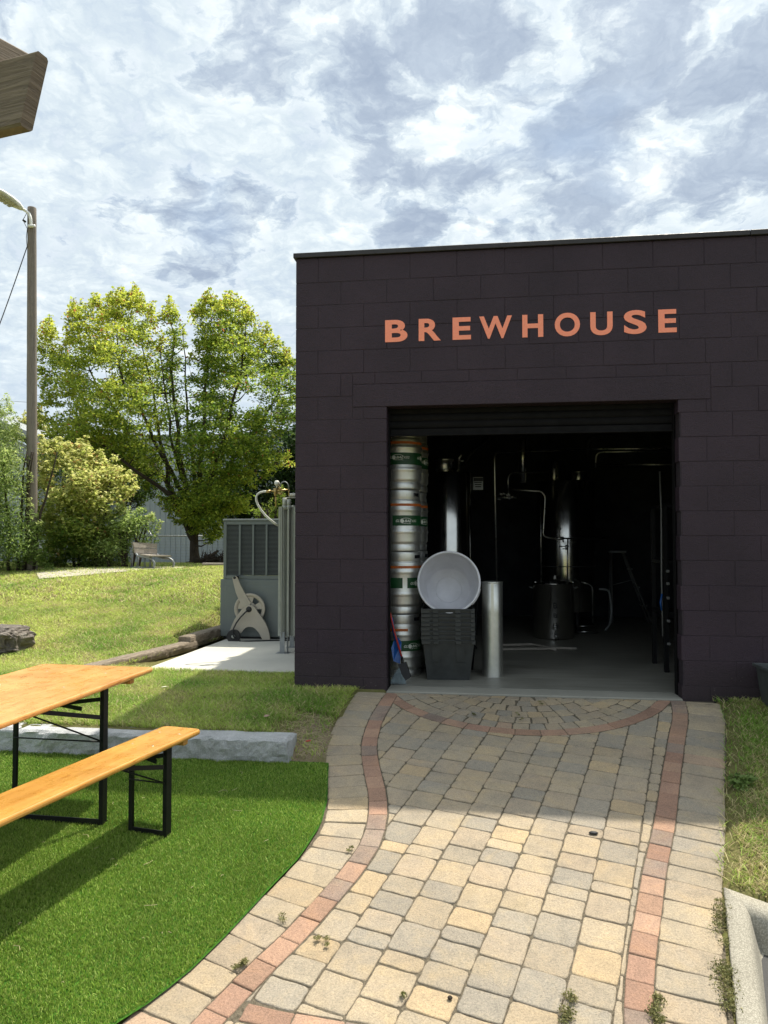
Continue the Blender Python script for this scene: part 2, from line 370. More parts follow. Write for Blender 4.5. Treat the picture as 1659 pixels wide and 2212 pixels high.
def wnoise(vec, scale, detail, rough=.6, dist=0., out='Fac'):
    nd = wnode('ShaderNodeTexNoise'); nd.inputs['Scale'].default_value = scale; nd.inputs['Detail'].default_value = detail
    nd.inputs['Roughness'].default_value = rough; nd.inputs['Distortion'].default_value = dist; wl.new(vec, nd.inputs['Vector']); return nd.outputs[out]
def wramp(fac, stops):
    nd = wnode('ShaderNodeValToRGB'); cr = nd.color_ramp
    while len(cr.elements) < len(stops): cr.elements.new(.5)
    for e, (p, c) in zip(cr.elements, stops): e.position = p; e.color = (*c, 1) if isinstance(c, tuple) else (c, c, c, 1)
    wl.new(fac, nd.inputs['Fac']); return nd.outputs['Color']
def wmix(f, a, b, mode='MIX'):
    nd = wnode('ShaderNodeMix', data_type='RGBA', blend_type=mode)
    for sock, v in ((nd.inputs[0], f), (nd.inputs[6], a), (nd.inputs[7], b)):
        if isinstance(v, (int, float)): sock.default_value = v
        elif isinstance(v, tuple): sock.default_value = (*v, 1)
        else: wl.new(v, sock)
    return nd.outputs[2]
sky = wnode('ShaderNodeTexSky', sky_type='NISHITA'); sky.sun_disc = False
sky.sun_elevation = math.asin(SUN.z); sky.sun_rotation = math.atan2(SUN.x, SUN.y)
gd = wnode('ShaderNodeTexCoord').outputs['Generated']
sx = wnode('ShaderNodeSeparateXYZ'); wl.new(gd, sx.inputs[0])
K = .22
den = wmath('ADD', wmath('MAXIMUM', sx.outputs['Z'], 0.), K)
pc = wnode('ShaderNodeCombineXYZ'); wl.new(wmath('DIVIDE', sx.outputs['X'], den), pc.inputs[0]); wl.new(wmath('DIVIDE', sx.outputs['Y'], den), pc.inputs[1])
P0 = pc.outputs[0]
wc = wnoise(P0, 3.4, 7, .62, 0., 'Color')
P1 = wvec('ADD', P0, wvec('MULTIPLY', wvec('SUBTRACT', wc, (.5, .5, .5)).outputs[0], (.20, .20, 0)).outputs[0]).outputs[0]
def skypt(x, y):
    r = Vector(ray(x, y)).normalized(); return Vector((r.x/(r.z+K), r.y/(r.z+K), 0))
# dark cloud banks: (centre px, half-length px end point, half-width in plane units, weight)
blobs = [((575, 60), (545, 185), .075, .75), ((720, 40), (800, 130), .13, .62), ((915, 95), (960, 120), .06, .95), ((1000, 40), (1080, 90), .09, .7),
         ((1400, 40), (1380, 180), .10, .9), ((1320, 170), (1275, 215), .07, .75), ((1540, 190), (1660, 150), .10, .85), ((830, 215), (1000, 230), .10, .62),
         ((765, 385), (815, 320), .05, .8), ((900, 370), (1050, 340), .10, .62), ((1200, 320), (1300, 280), .12, .70), ((1280, 430), (1659, 330), .13, .80), ((1330, 380), (1240, 470), .10, .7),
         ((1659, 290), (1500, 400), .14, .6), ((860, 500), (905, 475), .055, .8), ((395, 430), (400, 405), .04, .6), ((400, 560), (500, 470), .11, .46), ((1060, 500), (1020, 490), .05, .5),
         ((1140, 500), (1180, 495), .05, .45), ((300, 470), (330, 500), .09, .35), ((20, 45), (5, 30), .05, .7), ((1100, 175), (1130, 190), .05, .65), ((270, 140), (290, 145), .04, .35), ((1290, 20), (1310, 10), .06, .7)]
acc = None
for (a, b, w, k) in blobs:
    A = skypt(*a); B = skypt(*b); D = B-A; L2 = max(1e-5, D.dot(D))
    d0 = wvec('SUBTRACT', P1, A).outputs[0]
    t = wmath('DIVIDE', wvec('DOT_PRODUCT', d0, D).outputs['Value'], L2)
    mr = wnode('ShaderNodeMapRange'); wl.new(t, mr.inputs[0])
    sc = wvec('SCALE', None, None); sc.inputs[0].default_value = D; wl.new(mr.outputs[0], sc.inputs['Scale'])
    ln = wvec('LENGTH', wvec('SUBTRACT', d0, sc.outputs[0]).outputs[0], None).outputs['Value']
    g = wnode('ShaderNodeMapRange', interpolation_type='SMOOTHSTEP'); wl.new(ln, g.inputs[0]); g.inputs[1].default_value = w*1.75; g.inputs[2].default_value = 0; g.inputs[4].default_value = k
    acc = g.outputs[0] if acc is None else wmath('MAXIMUM', acc, g.outputs[0])
def wridge(vec, scale, detail, rough, off=1., gain=1.6, typ='RIDGED_MULTIFRACTAL'):
    nd = wnode('ShaderNodeTexNoise', noise_type=typ); nd.normalize = False if hasattr(nd, 'normalize') else None
    for k, v in (('Scale', scale), ('Detail', detail), ('Roughness', rough), ('Offset', off), ('Gain', gain)):
        if k in nd.inputs: nd.inputs[k].default_value = v
    wl.new(vec, nd.inputs['Vector']); return nd.outputs['Fac']
fb = wnoise(P1, 4.6, 9, .62, .15); fb2 = wnoise(P1, 17., 6, .62, .1); fb3 = wnoise(P0, 1.2, 4, .5)
# billows: folded noise gives rounded puffs with crisp creases
def billow(vec, sc, det):
    n_ = wnoise(vec, sc, det, .55, .0); return wmath('MULTIPLY', wmath('ABSOLUTE', wmath('SUBTRACT', n_, .5)), 2.)
b1 = billow(P1, 5.5, 7); b2 = billow(wvec('ADD', P1, (5.2, 1.3, 0)).outputs[0], 14., 7); b3 = billow(wvec('ADD', P1, (1.2, 7.3, 0)).outputs[0], 34., 4)
puff = wmath('ADD', wmath('ADD', wmath('MULTIPLY', b1, .55), wmath('MULTIPLY', b2, .42)), wmath('MULTIPLY', b3, .24))      # 0 .. ~.6
brk = wmath('ADD', .30, wmath('MULTIPLY', wmath('SUBTRACT', fb, .33), 2.6))
edge = wmath('SUBTRACT', wmath('ADD', acc, wmath('MULTIPLY', wmath('SUBTRACT', fb, .5), 2.1)), wmath('MULTIPLY', puff, .85))
es = wnode('ShaderNodeMapRange', interpolation_type='SMOOTHSTEP'); wl.new(edge, es.inputs[0]); es.inputs[1].default_value = .14; es.inputs[2].default_value = .60
thick = es.outputs[0]                                                   # 0 thin bright veil, 1 dark cloud base
veil = wmath('ADD', wmath('MULTIPLY', wmath('SUBTRACT', fb, .5), .9), wmath('SUBTRACT', .62, wmath('MULTIPLY', puff, .95)))
veil = wmath('ADD', veil, wmath('MULTIPLY', wmath('SUBTRACT', fb2, .5), .35))
vc_ = wramp(veil, [(.12, (5.4, 5.6, 5.5)), (.32, (4.45, 4.85, 5.0)), (.48, (3.6, 4.1, 4.45)), (.68, (2.75, 3.3, 3.95))])
dk = wramp(wmath('ADD', wmath('MULTIPLY', puff, -.6), wmath('ADD', fb, .12)), [(.22, (3.4, 3.85, 4.3)), (.46, (2.6, 3.05, 3.65)), (.7, (1.85, 2.25, 2.9))])
cloud = wmix(wmath('MULTIPLY', thick, .92), vc_, dk)
rim = wnode('ShaderNodeMapRange', interpolation_type='SMOOTHSTEP'); wl.new(wmath('ABSOLUTE', wmath('SUBTRACT', edge, .13)), rim.inputs[0]); rim.inputs[1].default_value = .14; rim.inputs[2].default_value = 0
cloud = wmix(wmath('MULTIPLY', rim.outputs[0], .28), cloud, (5.3, 5.55, 5.6))
hole = wramp(wnoise(wvec('ADD', P0, (3.1, 1.7, 0)).outputs[0], 2.2, 9, .6, .3), [(.58, 0.), (.78, .28)])
skyc = wmix(1., sky.outputs[0], (1., 1., 1.), 'MULTIPLY')
colr = wmix(hole, cloud, wmix(.8, skyc, (2.7, 3.7, 4.9)))
hz = wnode('ShaderNodeMapRange'); wl.new(sx.outputs['Z'], hz.inputs[0]); hz.inputs[1].default_value = 0.; hz.inputs[2].default_value = .30; hz.inputs[3].default_value = .7; hz.inputs[4].default_value = 0.
colr = wmix(hz.outputs[0], colr, (3.0, 3.6, 4.2))
# glow added to the sky round the hidden sun (above the frame), lifts shade
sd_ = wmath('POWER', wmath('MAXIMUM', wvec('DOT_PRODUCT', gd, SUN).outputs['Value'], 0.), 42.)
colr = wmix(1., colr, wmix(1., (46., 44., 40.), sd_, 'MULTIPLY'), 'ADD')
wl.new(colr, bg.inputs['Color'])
# ================================================================== GROUND
LEFT = [(-1.02, 6.30), (-1.069, 6.259), (-1.093, 5.851), (-1.11, 5.443), (-1.068, 5.093), (-1.027, 4.885), (-.935, 4.408), (-.915, 4.15), (-.955, 3.829), (-1.05, 3.513), (-1.135, 3.211), (-1.21, 2.995), (-1.292, 2.825), (-1.40, 2.66), (-1.55, 2.3), (-1.6, -3)]
RIGHT = [(1.80, 6.30), (1.842, 6.153), (1.76, 5.81), (1.536, 5.093), (1.419, 4.747), (1.322, 4.445), (1.179, 4.015), (1.089, 3.729), (1.025, 3.483), (.967, 3.268), (.924, 3.08), (.894, 2.95), (.80, 2.3), (.8, -3)]
RLO = [(-.815, 6.28), (-.869, 5.727), (-.868, 5.341), (-.84, 5.113), (-.78, 4.841), (-.703, 4.54), (-.662, 4.274), (-.662, 4.033), (-.705, 3.813), (-.784, 3.560), (-.878, 3.30), (-.985, 3.05), (-1.11, 2.729), (-1.22, 2.35)]
RRO = [(1.609, 6.28), (1.541, 5.924), (1.395, 5.456), (1.221, 4.894), (1.05, 4.336), (.90, 3.893), (.79, 3.533), (.70, 3.236), (.625, 2.913), (.55, 2.35)]
def cx_at(curve, y):
    ys = [p[1] for p in curve][::-1]; xs = [p[0] for p in curve][::-1]
    return float(np.interp(y, ys, xs))
K0 = on_ramp(1563, 1920); K1 = on_ramp(1659, 1955); K2 = on_ramp(1592, 2212)
kd1 = (K1-K0); kd1.z = 0; kd1.normalize(); kd2 = (K2-K0); kd2.z = 0; kd2.normalize()
KC = Vector((K0.x, K0.y, 0))
def in_lot(x, y, m=.27):
    """inside the kerbed parking lot at the right"""
    d = Vector((x, y, 0))-KC
    n1 = Vector((kd1.y, -kd1.x, 0)); n2 = Vector((-kd2.y, kd2.x, 0))
    if n1.dot(kd2) < 0: n1 = -n1
    if n2.dot(kd1) < 0: n2 = -n2
    return d.dot(n1) > m and d.dot(n2) > m
def zturf(x, y):
    r = zr(y)
    k = .12+.88*sm(-2.3, -1.25, x)
    return r if y > 4. else -.33+(r+.33)*k
def gz(x, y):
    r = zr(y)
    if y < 4.97 and x < cx_at(LEFT, y)+.02:
        k = sm(4.86, 4.96, y)*sm(-1.34, -1.26, x); z = zturf(x, min(y, 4.97)); return z+k*.03
    if y < 4.97 and x < 0: return r
    if y < 6.95 and x < -.8:
        zl = -.05+.05*sm(5., 6.3, y)+(.02*noise.noise(Vector((x*1.7, y*1.7, 0))))
        k = sm(-1.55, -1.12, x); k = max(k, sm(5.25, 4.97, y)*sm(-1.34, -1.26, x))
        z = zl*(1-k)+(r+.005)*k
    elif y < 6.33: z = r
    elif x > -1.62 and y < 15: return -.08
    else: z = 0.
    if y > 6.3:
        a = .62*sm(6.3, 14.6, y); b = .62*sm(10.6, 14.6, y); k = sm(-3.75, -3.45, x)
        if y > 6.95: z = 0
        z += a*(1-k)+b*k
        z += (.035*noise.noise(Vector((x*.6, y*.6, 3)))+.012*noise.noise(Vector((x*2.5, y*2.5, 3))))*sm(6.4, 7.4, y)*sm(-3.5, -4., x)
        z -= .28*sm(17, 27, y)
    return z
def lift(x, y):
    """how far the soil lies below the surface laid on it"""
    if y < 6.33 and cx_at(LEFT, y)-.01 < x < cx_at(RIGHT, y)+.03 and y > -2.9: return -.05
    if y < 4.9 and -7 < x < 0 and y > -2.9: return -.03
    if in_lot(x, y, .05): return -.28
    if -3.55 < x < -1.5 and 6.9 < y < 10.8: return -.06
    return 0.
def axis_pts(lo, hi, fine_lo, fine_hi, step, grow=1.25):
    a = list(np.arange(fine_lo, fine_hi, step)); s = step; p = fine_hi
    while p < hi: a.append(p); s *= grow; p += s
    a.append(hi); s = step; p = fine_lo-step
    while p > lo: a.insert(0, p); s *= grow; p -= s
    a.insert(0, lo); return a
def sheet(name, xs, ys, zf, mat, keep=None):
    V = [(x, y, zf(x, y)) for y in ys for x in xs]; n = len(xs); Fq = []
    for j in range(len(ys)-1):
        for i in range(n-1):
            if keep is None or keep((xs[i]+xs[i+1])/2, (ys[j]+ys[j+1])/2): Fq.append((j*n+i, j*n+i+1, (j+1)*n+i+1, (j+1)*n+i))
    return np_mesh(name, np.array(V), np.array(Fq), mat, smooth=True)
xs = axis_pts(-300, 300, -12, 4, .09); ys = axis_pts(-300, 420, -3.2, 18, .09)
tag(sheet('ground', xs, ys, lambda x, y: gz(x, y)+lift(x, y), M['soil']), kind='structure')
# ---- concrete pad beside the building, and the old path on the mound
b = MB()
cor = [(-3.32, 6.97), (-1.66, 7.04), (-1.66, 10.6), (-3.22, 10.6)]
b.prism(cor, -.12, .004)
tag(b.build('concrete_pad', M['pad']), kind='structure')
P = [at_z(*p, .0) for p in ()]
def blob_sheet(name, pts, mat, z=.012, zf=gz):
    bm = MB(); c = Vector((sum(p[0] for p in pts)/len(pts), sum(p[1] for p in pts)/len(pts), 0))
    rings = 6; n = len(pts); vs = [(c.x, c.y, zf(c.x, c.y)+z)]
    for k in range(1, rings+1):
        for p in pts:
            x = c.x+(p[0]-c.x)*k/rings; y = c.y+(p[1]-c.y)*k/rings; vs.append((x, y, zf(x, y)+z))
    fs = [(0, 1+i, 1+(i+1) % n) for i in range(n)]
    for k in range(rings-1):
        for i in range(n): fs.append((1+k*n+i, 1+(k+1)*n+i, 1+(k+1)*n+(i+1) % n, 1+k*n+(i+1) % n))
    bm.add(vs, fs, 0, True); return bm.build(name, mat)
fp = []
for (x, y) in [(85, 1242), (150, 1240), (250, 1236.5), (330, 1233), (395, 1230), (400, 1227.5), (300, 1227), (180, 1229), (110, 1232), (78, 1237)]:
    p = at_z(x, y, .62); fp.append((p.x, p.y))
tag(blob_sheet('worn_path', fp, M['far_path'], .035, gz), kind='structure')
# ---- asphalt lot and its kerb
lot = MB(); n1 = Vector((kd1.y, -kd1.x, 0)); n2 = Vector((-kd2.y, kd2.x, 0))
if n1.dot(kd2) < 0: n1 = -n1
if n2.dot(kd1) < 0: n2 = -n2
a0 = KC+(kd1+kd2)*.1
lot.prism([(a0.x, a0.y), (a0.x+kd1.x*9, a0.y+kd1.y*9), (a0.x+kd1.x*9+kd2.x*5, a0.y+kd1.y*9+kd2.y*5), (a0.x+kd2.x*5, a0.y+kd2.y*5)], -.75, -.535)
tag(lot.build('asphalt', M['asphalt']), kind='structure')
kb = MB()
def kerb_run(p0, d, n, L, miter):
    """rolled kerb: flat top, rounded shoulder, sloping face; n points into the lot"""
    prof = [(0, -.3), (0, -.006), (.006, 0), (.070, -.002), (.088, -.010), (.102, -.03), (.122, -.10), (.135, -.14), (.15, -.146), (.15, -.4)]
    st = 14; vs = []; fs = []; m = len(prof)
    for i in range(st+1):
        for (o, z) in prof:
            t = L*i/st if i else miter*o
            p = p0+d*t+n*o; vs.append((p.x, p.y, min(zr(p.y), -.2)+z+.012))
    for i in range(st):
        for j in range(m-1): a = i*m+j; fs.append((a, a+1, a+m+1, a+m))
    return vs, fs
cosk = kd1.dot(kd2); mit = 1/math.tan(math.acos(cosk)/2)
v_, f_ = kerb_run(KC, kd1, n1, 5, mit); kb.add(v_, f_, 0, True)
v_, f_ = kerb_run(KC, kd2, n2, 4, mit); kb.add(v_, [t[::-1] for t in f_], 0, True)
ko = kb.build('kerb', M['kerb_concrete']); tag(ko, 'pale rolled concrete kerb beside the paved path at the lower right', 'kerb')
# ---- paving
pv = MB(); pcol = []
def clip(poly, p, n):
    out = []
    for i in range(len(poly)):
        a = poly[i]; b_ = poly[(i+1) % len(poly)]
        da = (a[0]-p[0])*n[0]+(a[1]-p[1])*n[1]; db = (b_[0]-p[0])*n[0]+(b_[1]-p[1])*n[1]
        if da >= 0: out.append(a)
        if (da >= 0) != (db >= 0):
            t = da/(da-db); out.append((a[0]+(b_[0]-a[0])*t, a[1]+(b_[1]-a[1])*t))
    return out
def area(p): return sum(p[i][0]*p[(i+1) % len(p)][1]-p[(i+1) % len(p)][0]*p[i][1] for i in range(len(p)))/2
TAN = [(.385, .308, .21), (.37, .297, .205), (.354, .289, .205), (.343, .282, .205), (.332, .275, .203), (.32, .270, .203), (.293, .256, .205), (.276, .245, .20), (.38, .294, .19), (.354, .284, .205), (.338, .276, .203), (.343, .279, .203)]
def tan_col():
    c = random.choice(TAN)
    if random.random() < .006: c = (.37, .27, .195)
    k = random.uniform(.92, 1.06); return tuple(x*k for x in c)
def red_col():
    k = random.uniform(.85, 1.1); c = random.choice([(.32, .20, .145), (.34, .215, .152), (.30, .185, .135), (.25, .18, .145), (.345, .225, .162)])
    return tuple(x*k for x in c)
def paver(poly, col, gap=.0027, rc=.018, rough=.0034, top=0.):
    """one tumbled stone: inset for the joint, rounded corners, worn arris"""
    if len(poly) < 3: return
    A = area(poly)
    if abs(A) < .0012: return
    if A < 0: poly = poly[::-1]
    # drop tiny edges
    q_ = []
    for p in poly:
        if not q_ or math.hypot(p[0]-q_[-1][0], p[1]-q_[-1][1]) > .012: q_.append(p)
    if len(q_) > 2 and math.hypot(q_[0][0]-q_[-1][0], q_[0][1]-q_[-1][1]) < .012: q_.pop()
    if len(q_) < 3: return
    n = len(q_); c = (sum(p[0] for p in q_)/n, sum(p[1] for p in q_)/n); poly = q_
    ins = poly
    for i in range(n):
        a = poly[i]; b_ = poly[(i+1) % n]; ex, ey = b_[0]-a[0], b_[1]-a[1]; L = math.hypot(ex, ey)
        nx, ny = -ey/L, ex/L; g = gap*random.uniform(.6, 1.5)
        ins = clip(ins, (a[0]+nx*g, a[1]+ny*g), (nx, ny))
        if len(ins) < 3: return
    if abs(area(ins)) < .0008: return
    out = []; m = len(ins)
    for i in range(m):
        p = ins[i]; a = ins[i-1]; b_ = ins[(i+1) % m]
        la = math.hypot(a[0]-p[0], a[1]-p[1]); lb = math.hypot(b_[0]-p[0], b_[1]-p[1])
        if la < .008 or lb < .008: out.append(p); continue
        r = min(rc*random.uniform(.5, 1.5), la*.4, lb*.4)
        A_ = (p[0]+(a[0]-p[0])*r/la, p[1]+(a[1]-p[1])*r/la); B_ = (p[0]+(b_[0]-p[0])*r/lb, p[1]+(b_[1]-p[1])*r/lb)
        mid = ((A_[0]+B_[0])*.25+p[0]*.5, (A_[1]+B_[1])*.25+p[1]*.5); out += [A_, mid, B_]
        # a wavering point along the edge
        if lb > .06:
            for t in (.35, .68):
                w = random.uniform(-1, 1)*rough; out.append((p[0]+(b_[0]-p[0])*t+(-(b_[1]-p[1])/lb)*w, p[1]+(b_[1]-p[1])*t+((b_[0]-p[0])/lb)*w))
    k = len(out); dz = random.uniform(-.002, .002)-.010+top; tx = random.uniform(-.012, .012); ty = random.uniform(-.012, .012)
    def Z(x, y): return zr(y)+dz+tx*(x-c[0])+ty*(y-c[1])
    sc = lambda p, s: (c[0]+(p[0]-c[0])*(1-s/max(.01, math.hypot(p[0]-c[0], p[1]-c[1]))), c[1]+(p[1]-c[1])*(1-s/max(.01, math.hypot(p[0]-c[0], p[1]-c[1]))))
    vs = []
    for s, h in ((0, -.03), (0, -.0040), (.002, -.0015), (.006, 0)):
        for p in out:
            x, y = sc(p, s); vs.append((x, y, Z(x, y)+h))
    fs = []
    for r_ in range(3):
        for i in range(k): fs.append((r_*k+i, r_*k+(i+1) % k, (r_+1)*k+(i+1) % k, (r_+1)*k+i))
    fs.append(tuple(range(3*k, 4*k)))
    pv.add(vs, fs, 0, False); pcol.extend([col]*len(vs))
def resample(c, step, jit=0.):
    seg = [math.hypot(c[i+1][0]-c[i][0], c[i+1][1]-c[i][1]) for i in range(len(c)-1)]; T = sum(seg); out = []
    # smooth the polyline first (Catmull-Rom)
    pts = []
    for i in range(len(c)-1):
        p0 = c[max(0, i-1)]; p1 = c[i]; p2 = c[i+1]; p3 = c[min(len(c)-1, i+2)]
        for k in range(8):
            t = k/8; pts.append(tuple(.5*((2*p1[j])+(-p0[j]+p2[j])*t+(2*p0[j]-5*p1[j]+4*p2[j]-p3[j])*t*t+(-p0[j]+3*p1[j]-3*p2[j]+p3[j])*t**3) for j in (0, 1)))
    pts.append(c[-1]); d = 0; nxt = 0; out = [pts[0]]; nxt = step
    for i in range(len(pts)-1):
        L = math.hypot(pts[i+1][0]-pts[i][0], pts[i+1][1]-pts[i][1])
        while L > 0 and d+L >= nxt:
            t = (nxt-d)/L; out.append((pts[i][0]+(pts[i+1][0]-pts[i][0])*t, pts[i][1]+(pts[i+1][1]-pts[i][1])*t)); nxt += step*(1+random.uniform(-jit, jit))
        d += L
    return out
def offset(c, w):
    out = []
    for i, p in enumerate(c):
        a = c[max(0, i-1)]; b_ = c[min(len(c)-1, i+1)]; ex, ey = b_[0]-a[0], b_[1]-a[1]; L = math.hypot(ex, ey)
        out.append((p[0]-ey/L*w, p[1]+ex/L*w))
    return out
YT = 6.285
def band(curve, w0, w1, step, col, jit=0., **k):
    c = resample(curve, step, jit); A_ = offset(c, w0); B_ = offset(c, w1)
    for i in range(len(c)-1):
        poly = [A_[i], A_[i+1], B_[i+1], B_[i]]
        if area(poly) < 0: poly = poly[::-1]
        poly = clip(poly, (0, YT), (0, -1)); paver(poly, col(), **k)
band(RLO, 0, -.245, .155, tan_col, .08, rc=.016)            # outer border, left (curves run towards the viewer)
band(RLO, 0, .112, .155, red_col, .03, gap=.002, rc=.003, rough=.0006)
band(RRO, 0, .255, .150, tan_col, .08, rc=.016)
band(RRO, 0, -.112, .150, red_col, .03, gap=.002, rc=.003, rough=.0006)
AC = (.32, 6.77); AR = 1.285
arc = [(AC[0]+AR*math.cos(a), AC[1]+AR*math.sin(a)) for a in [math.pi*(1.02+.96*i/40) for i in range(41)]]
arc = [p for p in arc]
RLI = offset(resample(RLO, .05), .112); RRI = offset(resample(RRO, .05), -.112)
def clip_curve(poly, curve, side, d=0.):
    c = (sum(p[0] for p in poly)/len(poly), sum(p[1] for p in poly)/len(poly))
    i = min(range(len(curve)-1), key=lambda k: (curve[k][0]-c[0])**2+(curve[k][1]-c[1])**2)
    a = curve[max(0, i-1)]; b_ = curve[min(len(curve)-1, i+1)]; ex, ey = b_[0]-a[0], b_[1]-a[1]; L = math.hypot(ex, ey)
    n = (-ey/L*side, ex/L*side); return clip(poly, (curve[i][0]+n[0]*d, curve[i][1]+n[1]*d), n)
# red half ring and the fan inside it
na = 21
for i in range(na):
    a0_ = math.pi*(1.0+i/na); a1_ = math.pi*(1.0+(i+1)/na)
    poly = [(AC[0]+r*math.cos(a), AC[1]+r*math.sin(a)) for r, a in ((AR, a0_), (AR, a1_), (AR-.10, a1_), (AR-.10, a0_))]
    poly = clip(poly, (0, YT), (0, -1))
    if len(poly) > 2: poly = clip_curve(poly, RLI, 1)
    if len(poly) > 2: poly = clip_curve(poly, RRI, -1)
    if len(poly) > 2: paver(poly, red_col(), gap=.002, rc=.004, rough=.0008)
r1 = AR-.10; 
while r1 > .42:
    w = .115; r0 = r1-w; L = .125; n = int(math.pi*2*r1/L); ph = random.random()
    for i in range(n):
        a0_ = 2*math.pi*(i+ph)/n; a1_ = 2*math.pi*(i+ph+1)/n
        if math.sin((a0_+a1_)/2) > -.2: continue
        j = lambda: random.uniform(-.010, .010)
        poly = [(AC[0]+r1*math.cos(a0_), AC[1]+r1*math.sin(a0_)), (AC[0]+r1*math.cos(a1_), AC[1]+r1*math.sin(a1_)), (AC[0]+r0*math.cos(a1_)+j(), AC[1]+r0*math.sin(a1_)+j()), (AC[0]+r0*math.cos(a0_)+j(), AC[1]+r0*math.sin(a0_)+j())]
        poly = clip(poly, (0, YT), (0, -1))
        if len(poly) > 2: paver(poly, tuple(x*.95 for x in tan_col()), gap=.004, rc=.012)
    r1 = r0
# the lower red course at the near end
low = [on_ramp(*p) for p in ((536, 2159), (642, 2182), (764, 2202), (900, 2222), (1100, 2236), (1345, 2240))]
low = [(p.x, p.y) for p in low]; LOWC = resample(low, .05)
lw = resample(low, .2); lwA = offset(lw, 0); lwB = offset(lw, -.09)
for i in range(len(lw)-1): paver([lwA[i], lwA[i+1], lwB[i+1], lwB[i]], red_col(), gap=.002, rc=.003)
# field: columns of mixed lengths running 15.5 degrees off the wall normal
th = R(15.8); ux, uy = math.sin(th), math.cos(th); vx, vy = math.cos(th), -math.sin(th)
OX, OY = at_z(1171, 1584, -.105)[:2]
for c_ in range(-16, 12):
    s0 = c_*.1885; t = -5.2+random.uniform(0, .2)
    last = 0
    while t < 1.6:
        L = random.choice([.095, .14, .14, .19, .19, .14]) if last != .095 else random.choice([.14, .19])
        last = L
        q4 = [(OX+vx*s+ux*h, OY+vy*s+uy*h) for s, h in ((s0, t), (s0+.1885, t), (s0+.1885, t+L), (s0, t+L))]
        t += L
        cx_, cy_ = sum(p[0] for p in q4)/4, sum(p[1] for p in q4)/4
        if cy_ > 6.2 or cy_ < 1.9: continue
        if not (cx_at(RLO, cy_)-.1 < cx_ < cx_at(RRO, cy_)+.1): continue
        for part_ in (0, 1):
            poly = list(q4)
            if cx_ < .35: poly = clip_curve(poly, RLI, 1, .002)
            else: poly = clip_curve(poly, RRI, -1, .002)
            if len(poly) < 3: continue
            # outside the half ring
            dx, dy = cx_-AC[0], cy_-AC[1]; d = math.hypot(dx, dy)
            if d < AR+.25 and cy_ > 5: poly = clip(poly, (AC[0]+dx/d*(AR+.002), AC[1]+dy/d*(AR+.002)), (dx/d, dy/d))
            if len(poly) < 3: continue
            if cy_ < 3.3:
                poly = clip_curve(poly, LOWC, 1, .002) if part_ == 0 else clip_curve(poly, LOWC, -1, .092)
            elif part_: continue
            if len(poly) > 2: paver(poly, tan_col())
me = pv.build('paved_path', M['paver']); tag(me, kind='structure')
ca = me.data.color_attributes.new('Col', 'FLOAT_COLOR', 'POINT')
c4 = np.ones((len(pcol), 4), dtype=np.float32); c4[:, :3] = np.array(pcol); ca.data.foreach_set('color', c4.ravel())
ys2 = [y for y in np.arange(-2.9, 6.36, .1)]
V = []; Fq = []
for y in ys2:
    y_ = min(y, 6.33); l = cx_at(LEFT, y_)+.0; r_ = cx_at(RIGHT, y_)+.02
    for k in range(13): x = l+(r_-l)*k/12; V.append((x, y_, zr(y_)-.0155))
for j in range(len(ys2)-1):
    for i in range(12): Fq.append((j*13+i, j*13+i+1, (j+1)*13+i+1, (j+1)*13+i))
tag(np_mesh('paving_sand', np.array(V), np.array(Fq), M['sand']), kind='structure')
# ---- artificial turf
xs = list(np.arange(-7, -.7, .1)); ys = list(np.arange(-2.8, 4.93, .1))
V = []; Fq = []; nx = 50
for y in ys:
    r_ = cx_at(LEFT, y)+.006
    for k in range(nx+1): x = -7+(r_+7)*(k/nx)**.8; V.append((x, y, zturf(x, y)+.001))
for j in range(len(ys)-1):
    for i in range(nx): Fq.append((j*(nx+1)+i, j*(nx+1)+i+1, (j+1)*(nx+1)+i+1, (j+1)*(nx+1)+i))
tag(np_mesh('turf_backing', np.array(V), np.array(Fq), M['turf_base'], smooth=True), kind='structure')
# ================================================================== GRASS (stuff)
def blades(name, P3, H, Wd, lean, C, mat, tipk=1.25):
    n = len(P3); a = rng.uniform(0, 2*math.pi, n); ax = np.stack([np.cos(a), np.sin(a), np.zeros(n)], 1)
    l = rng.normal(0, 1, (n, 2))*lean
    h = H*rng.uniform(.6, 1.25, n)
    tip = P3+np.stack([l[:, 0]*h, l[:, 1]*h, h*rng.uniform(.75, 1, n)], 1)
    mid = P3+(tip-P3)*.55; mid[:, 2] += h*.12
    w = (Wd*rng.uniform(.7, 1.3, n))[:, None]*ax
    V = np.stack([P3-w*.5, P3+w*.5, mid+w*.38, mid-w*.38, tip], 1).reshape(-1, 3)
    i0 = np.arange(n)*5
    tri = np.concatenate([np.stack([i0, i0+1, i0+2], 1), np.stack([i0, i0+2, i0+3], 1), np.stack([i0+3, i0+2, i0+4], 1)])
    Cc = np.repeat(C[:, None, :], 5, 1); Cc[:, 0:2] *= .75; Cc[:, 4] *= tipk
    o = np_mesh(name, V, tri, mat, Cc.reshape(-1, 3)); return o
def vis(x, y, m=.6): return x > -.71*y-m
def pts_in(n, x0, x1, y0, y1, ok, zf):
    P_ = []
    X = rng.uniform(x0, x1, n); Y = rng.uniform(y0, y1, n)
    for x, y in zip(X, Y):
        if ok(x, y): P_.append((x, y, zf(x, y)))
    return np.array(P_)
T = pts_in(520000, -3.7, -.88, 2.2, 4.88, lambda x, y: vis(x, y, .45) and x < cx_at(LEFT, y)-.004 and rng.random() < min(1, (3.8/(y+1.0))**1.3), zturf)
n = len(T); k = rng.uniform(.7, 1.3, n)[:, None]
nz = np.array([noise.noise(Vector((p[0]*3, p[1]*3, 0))) for p in T])[:, None]
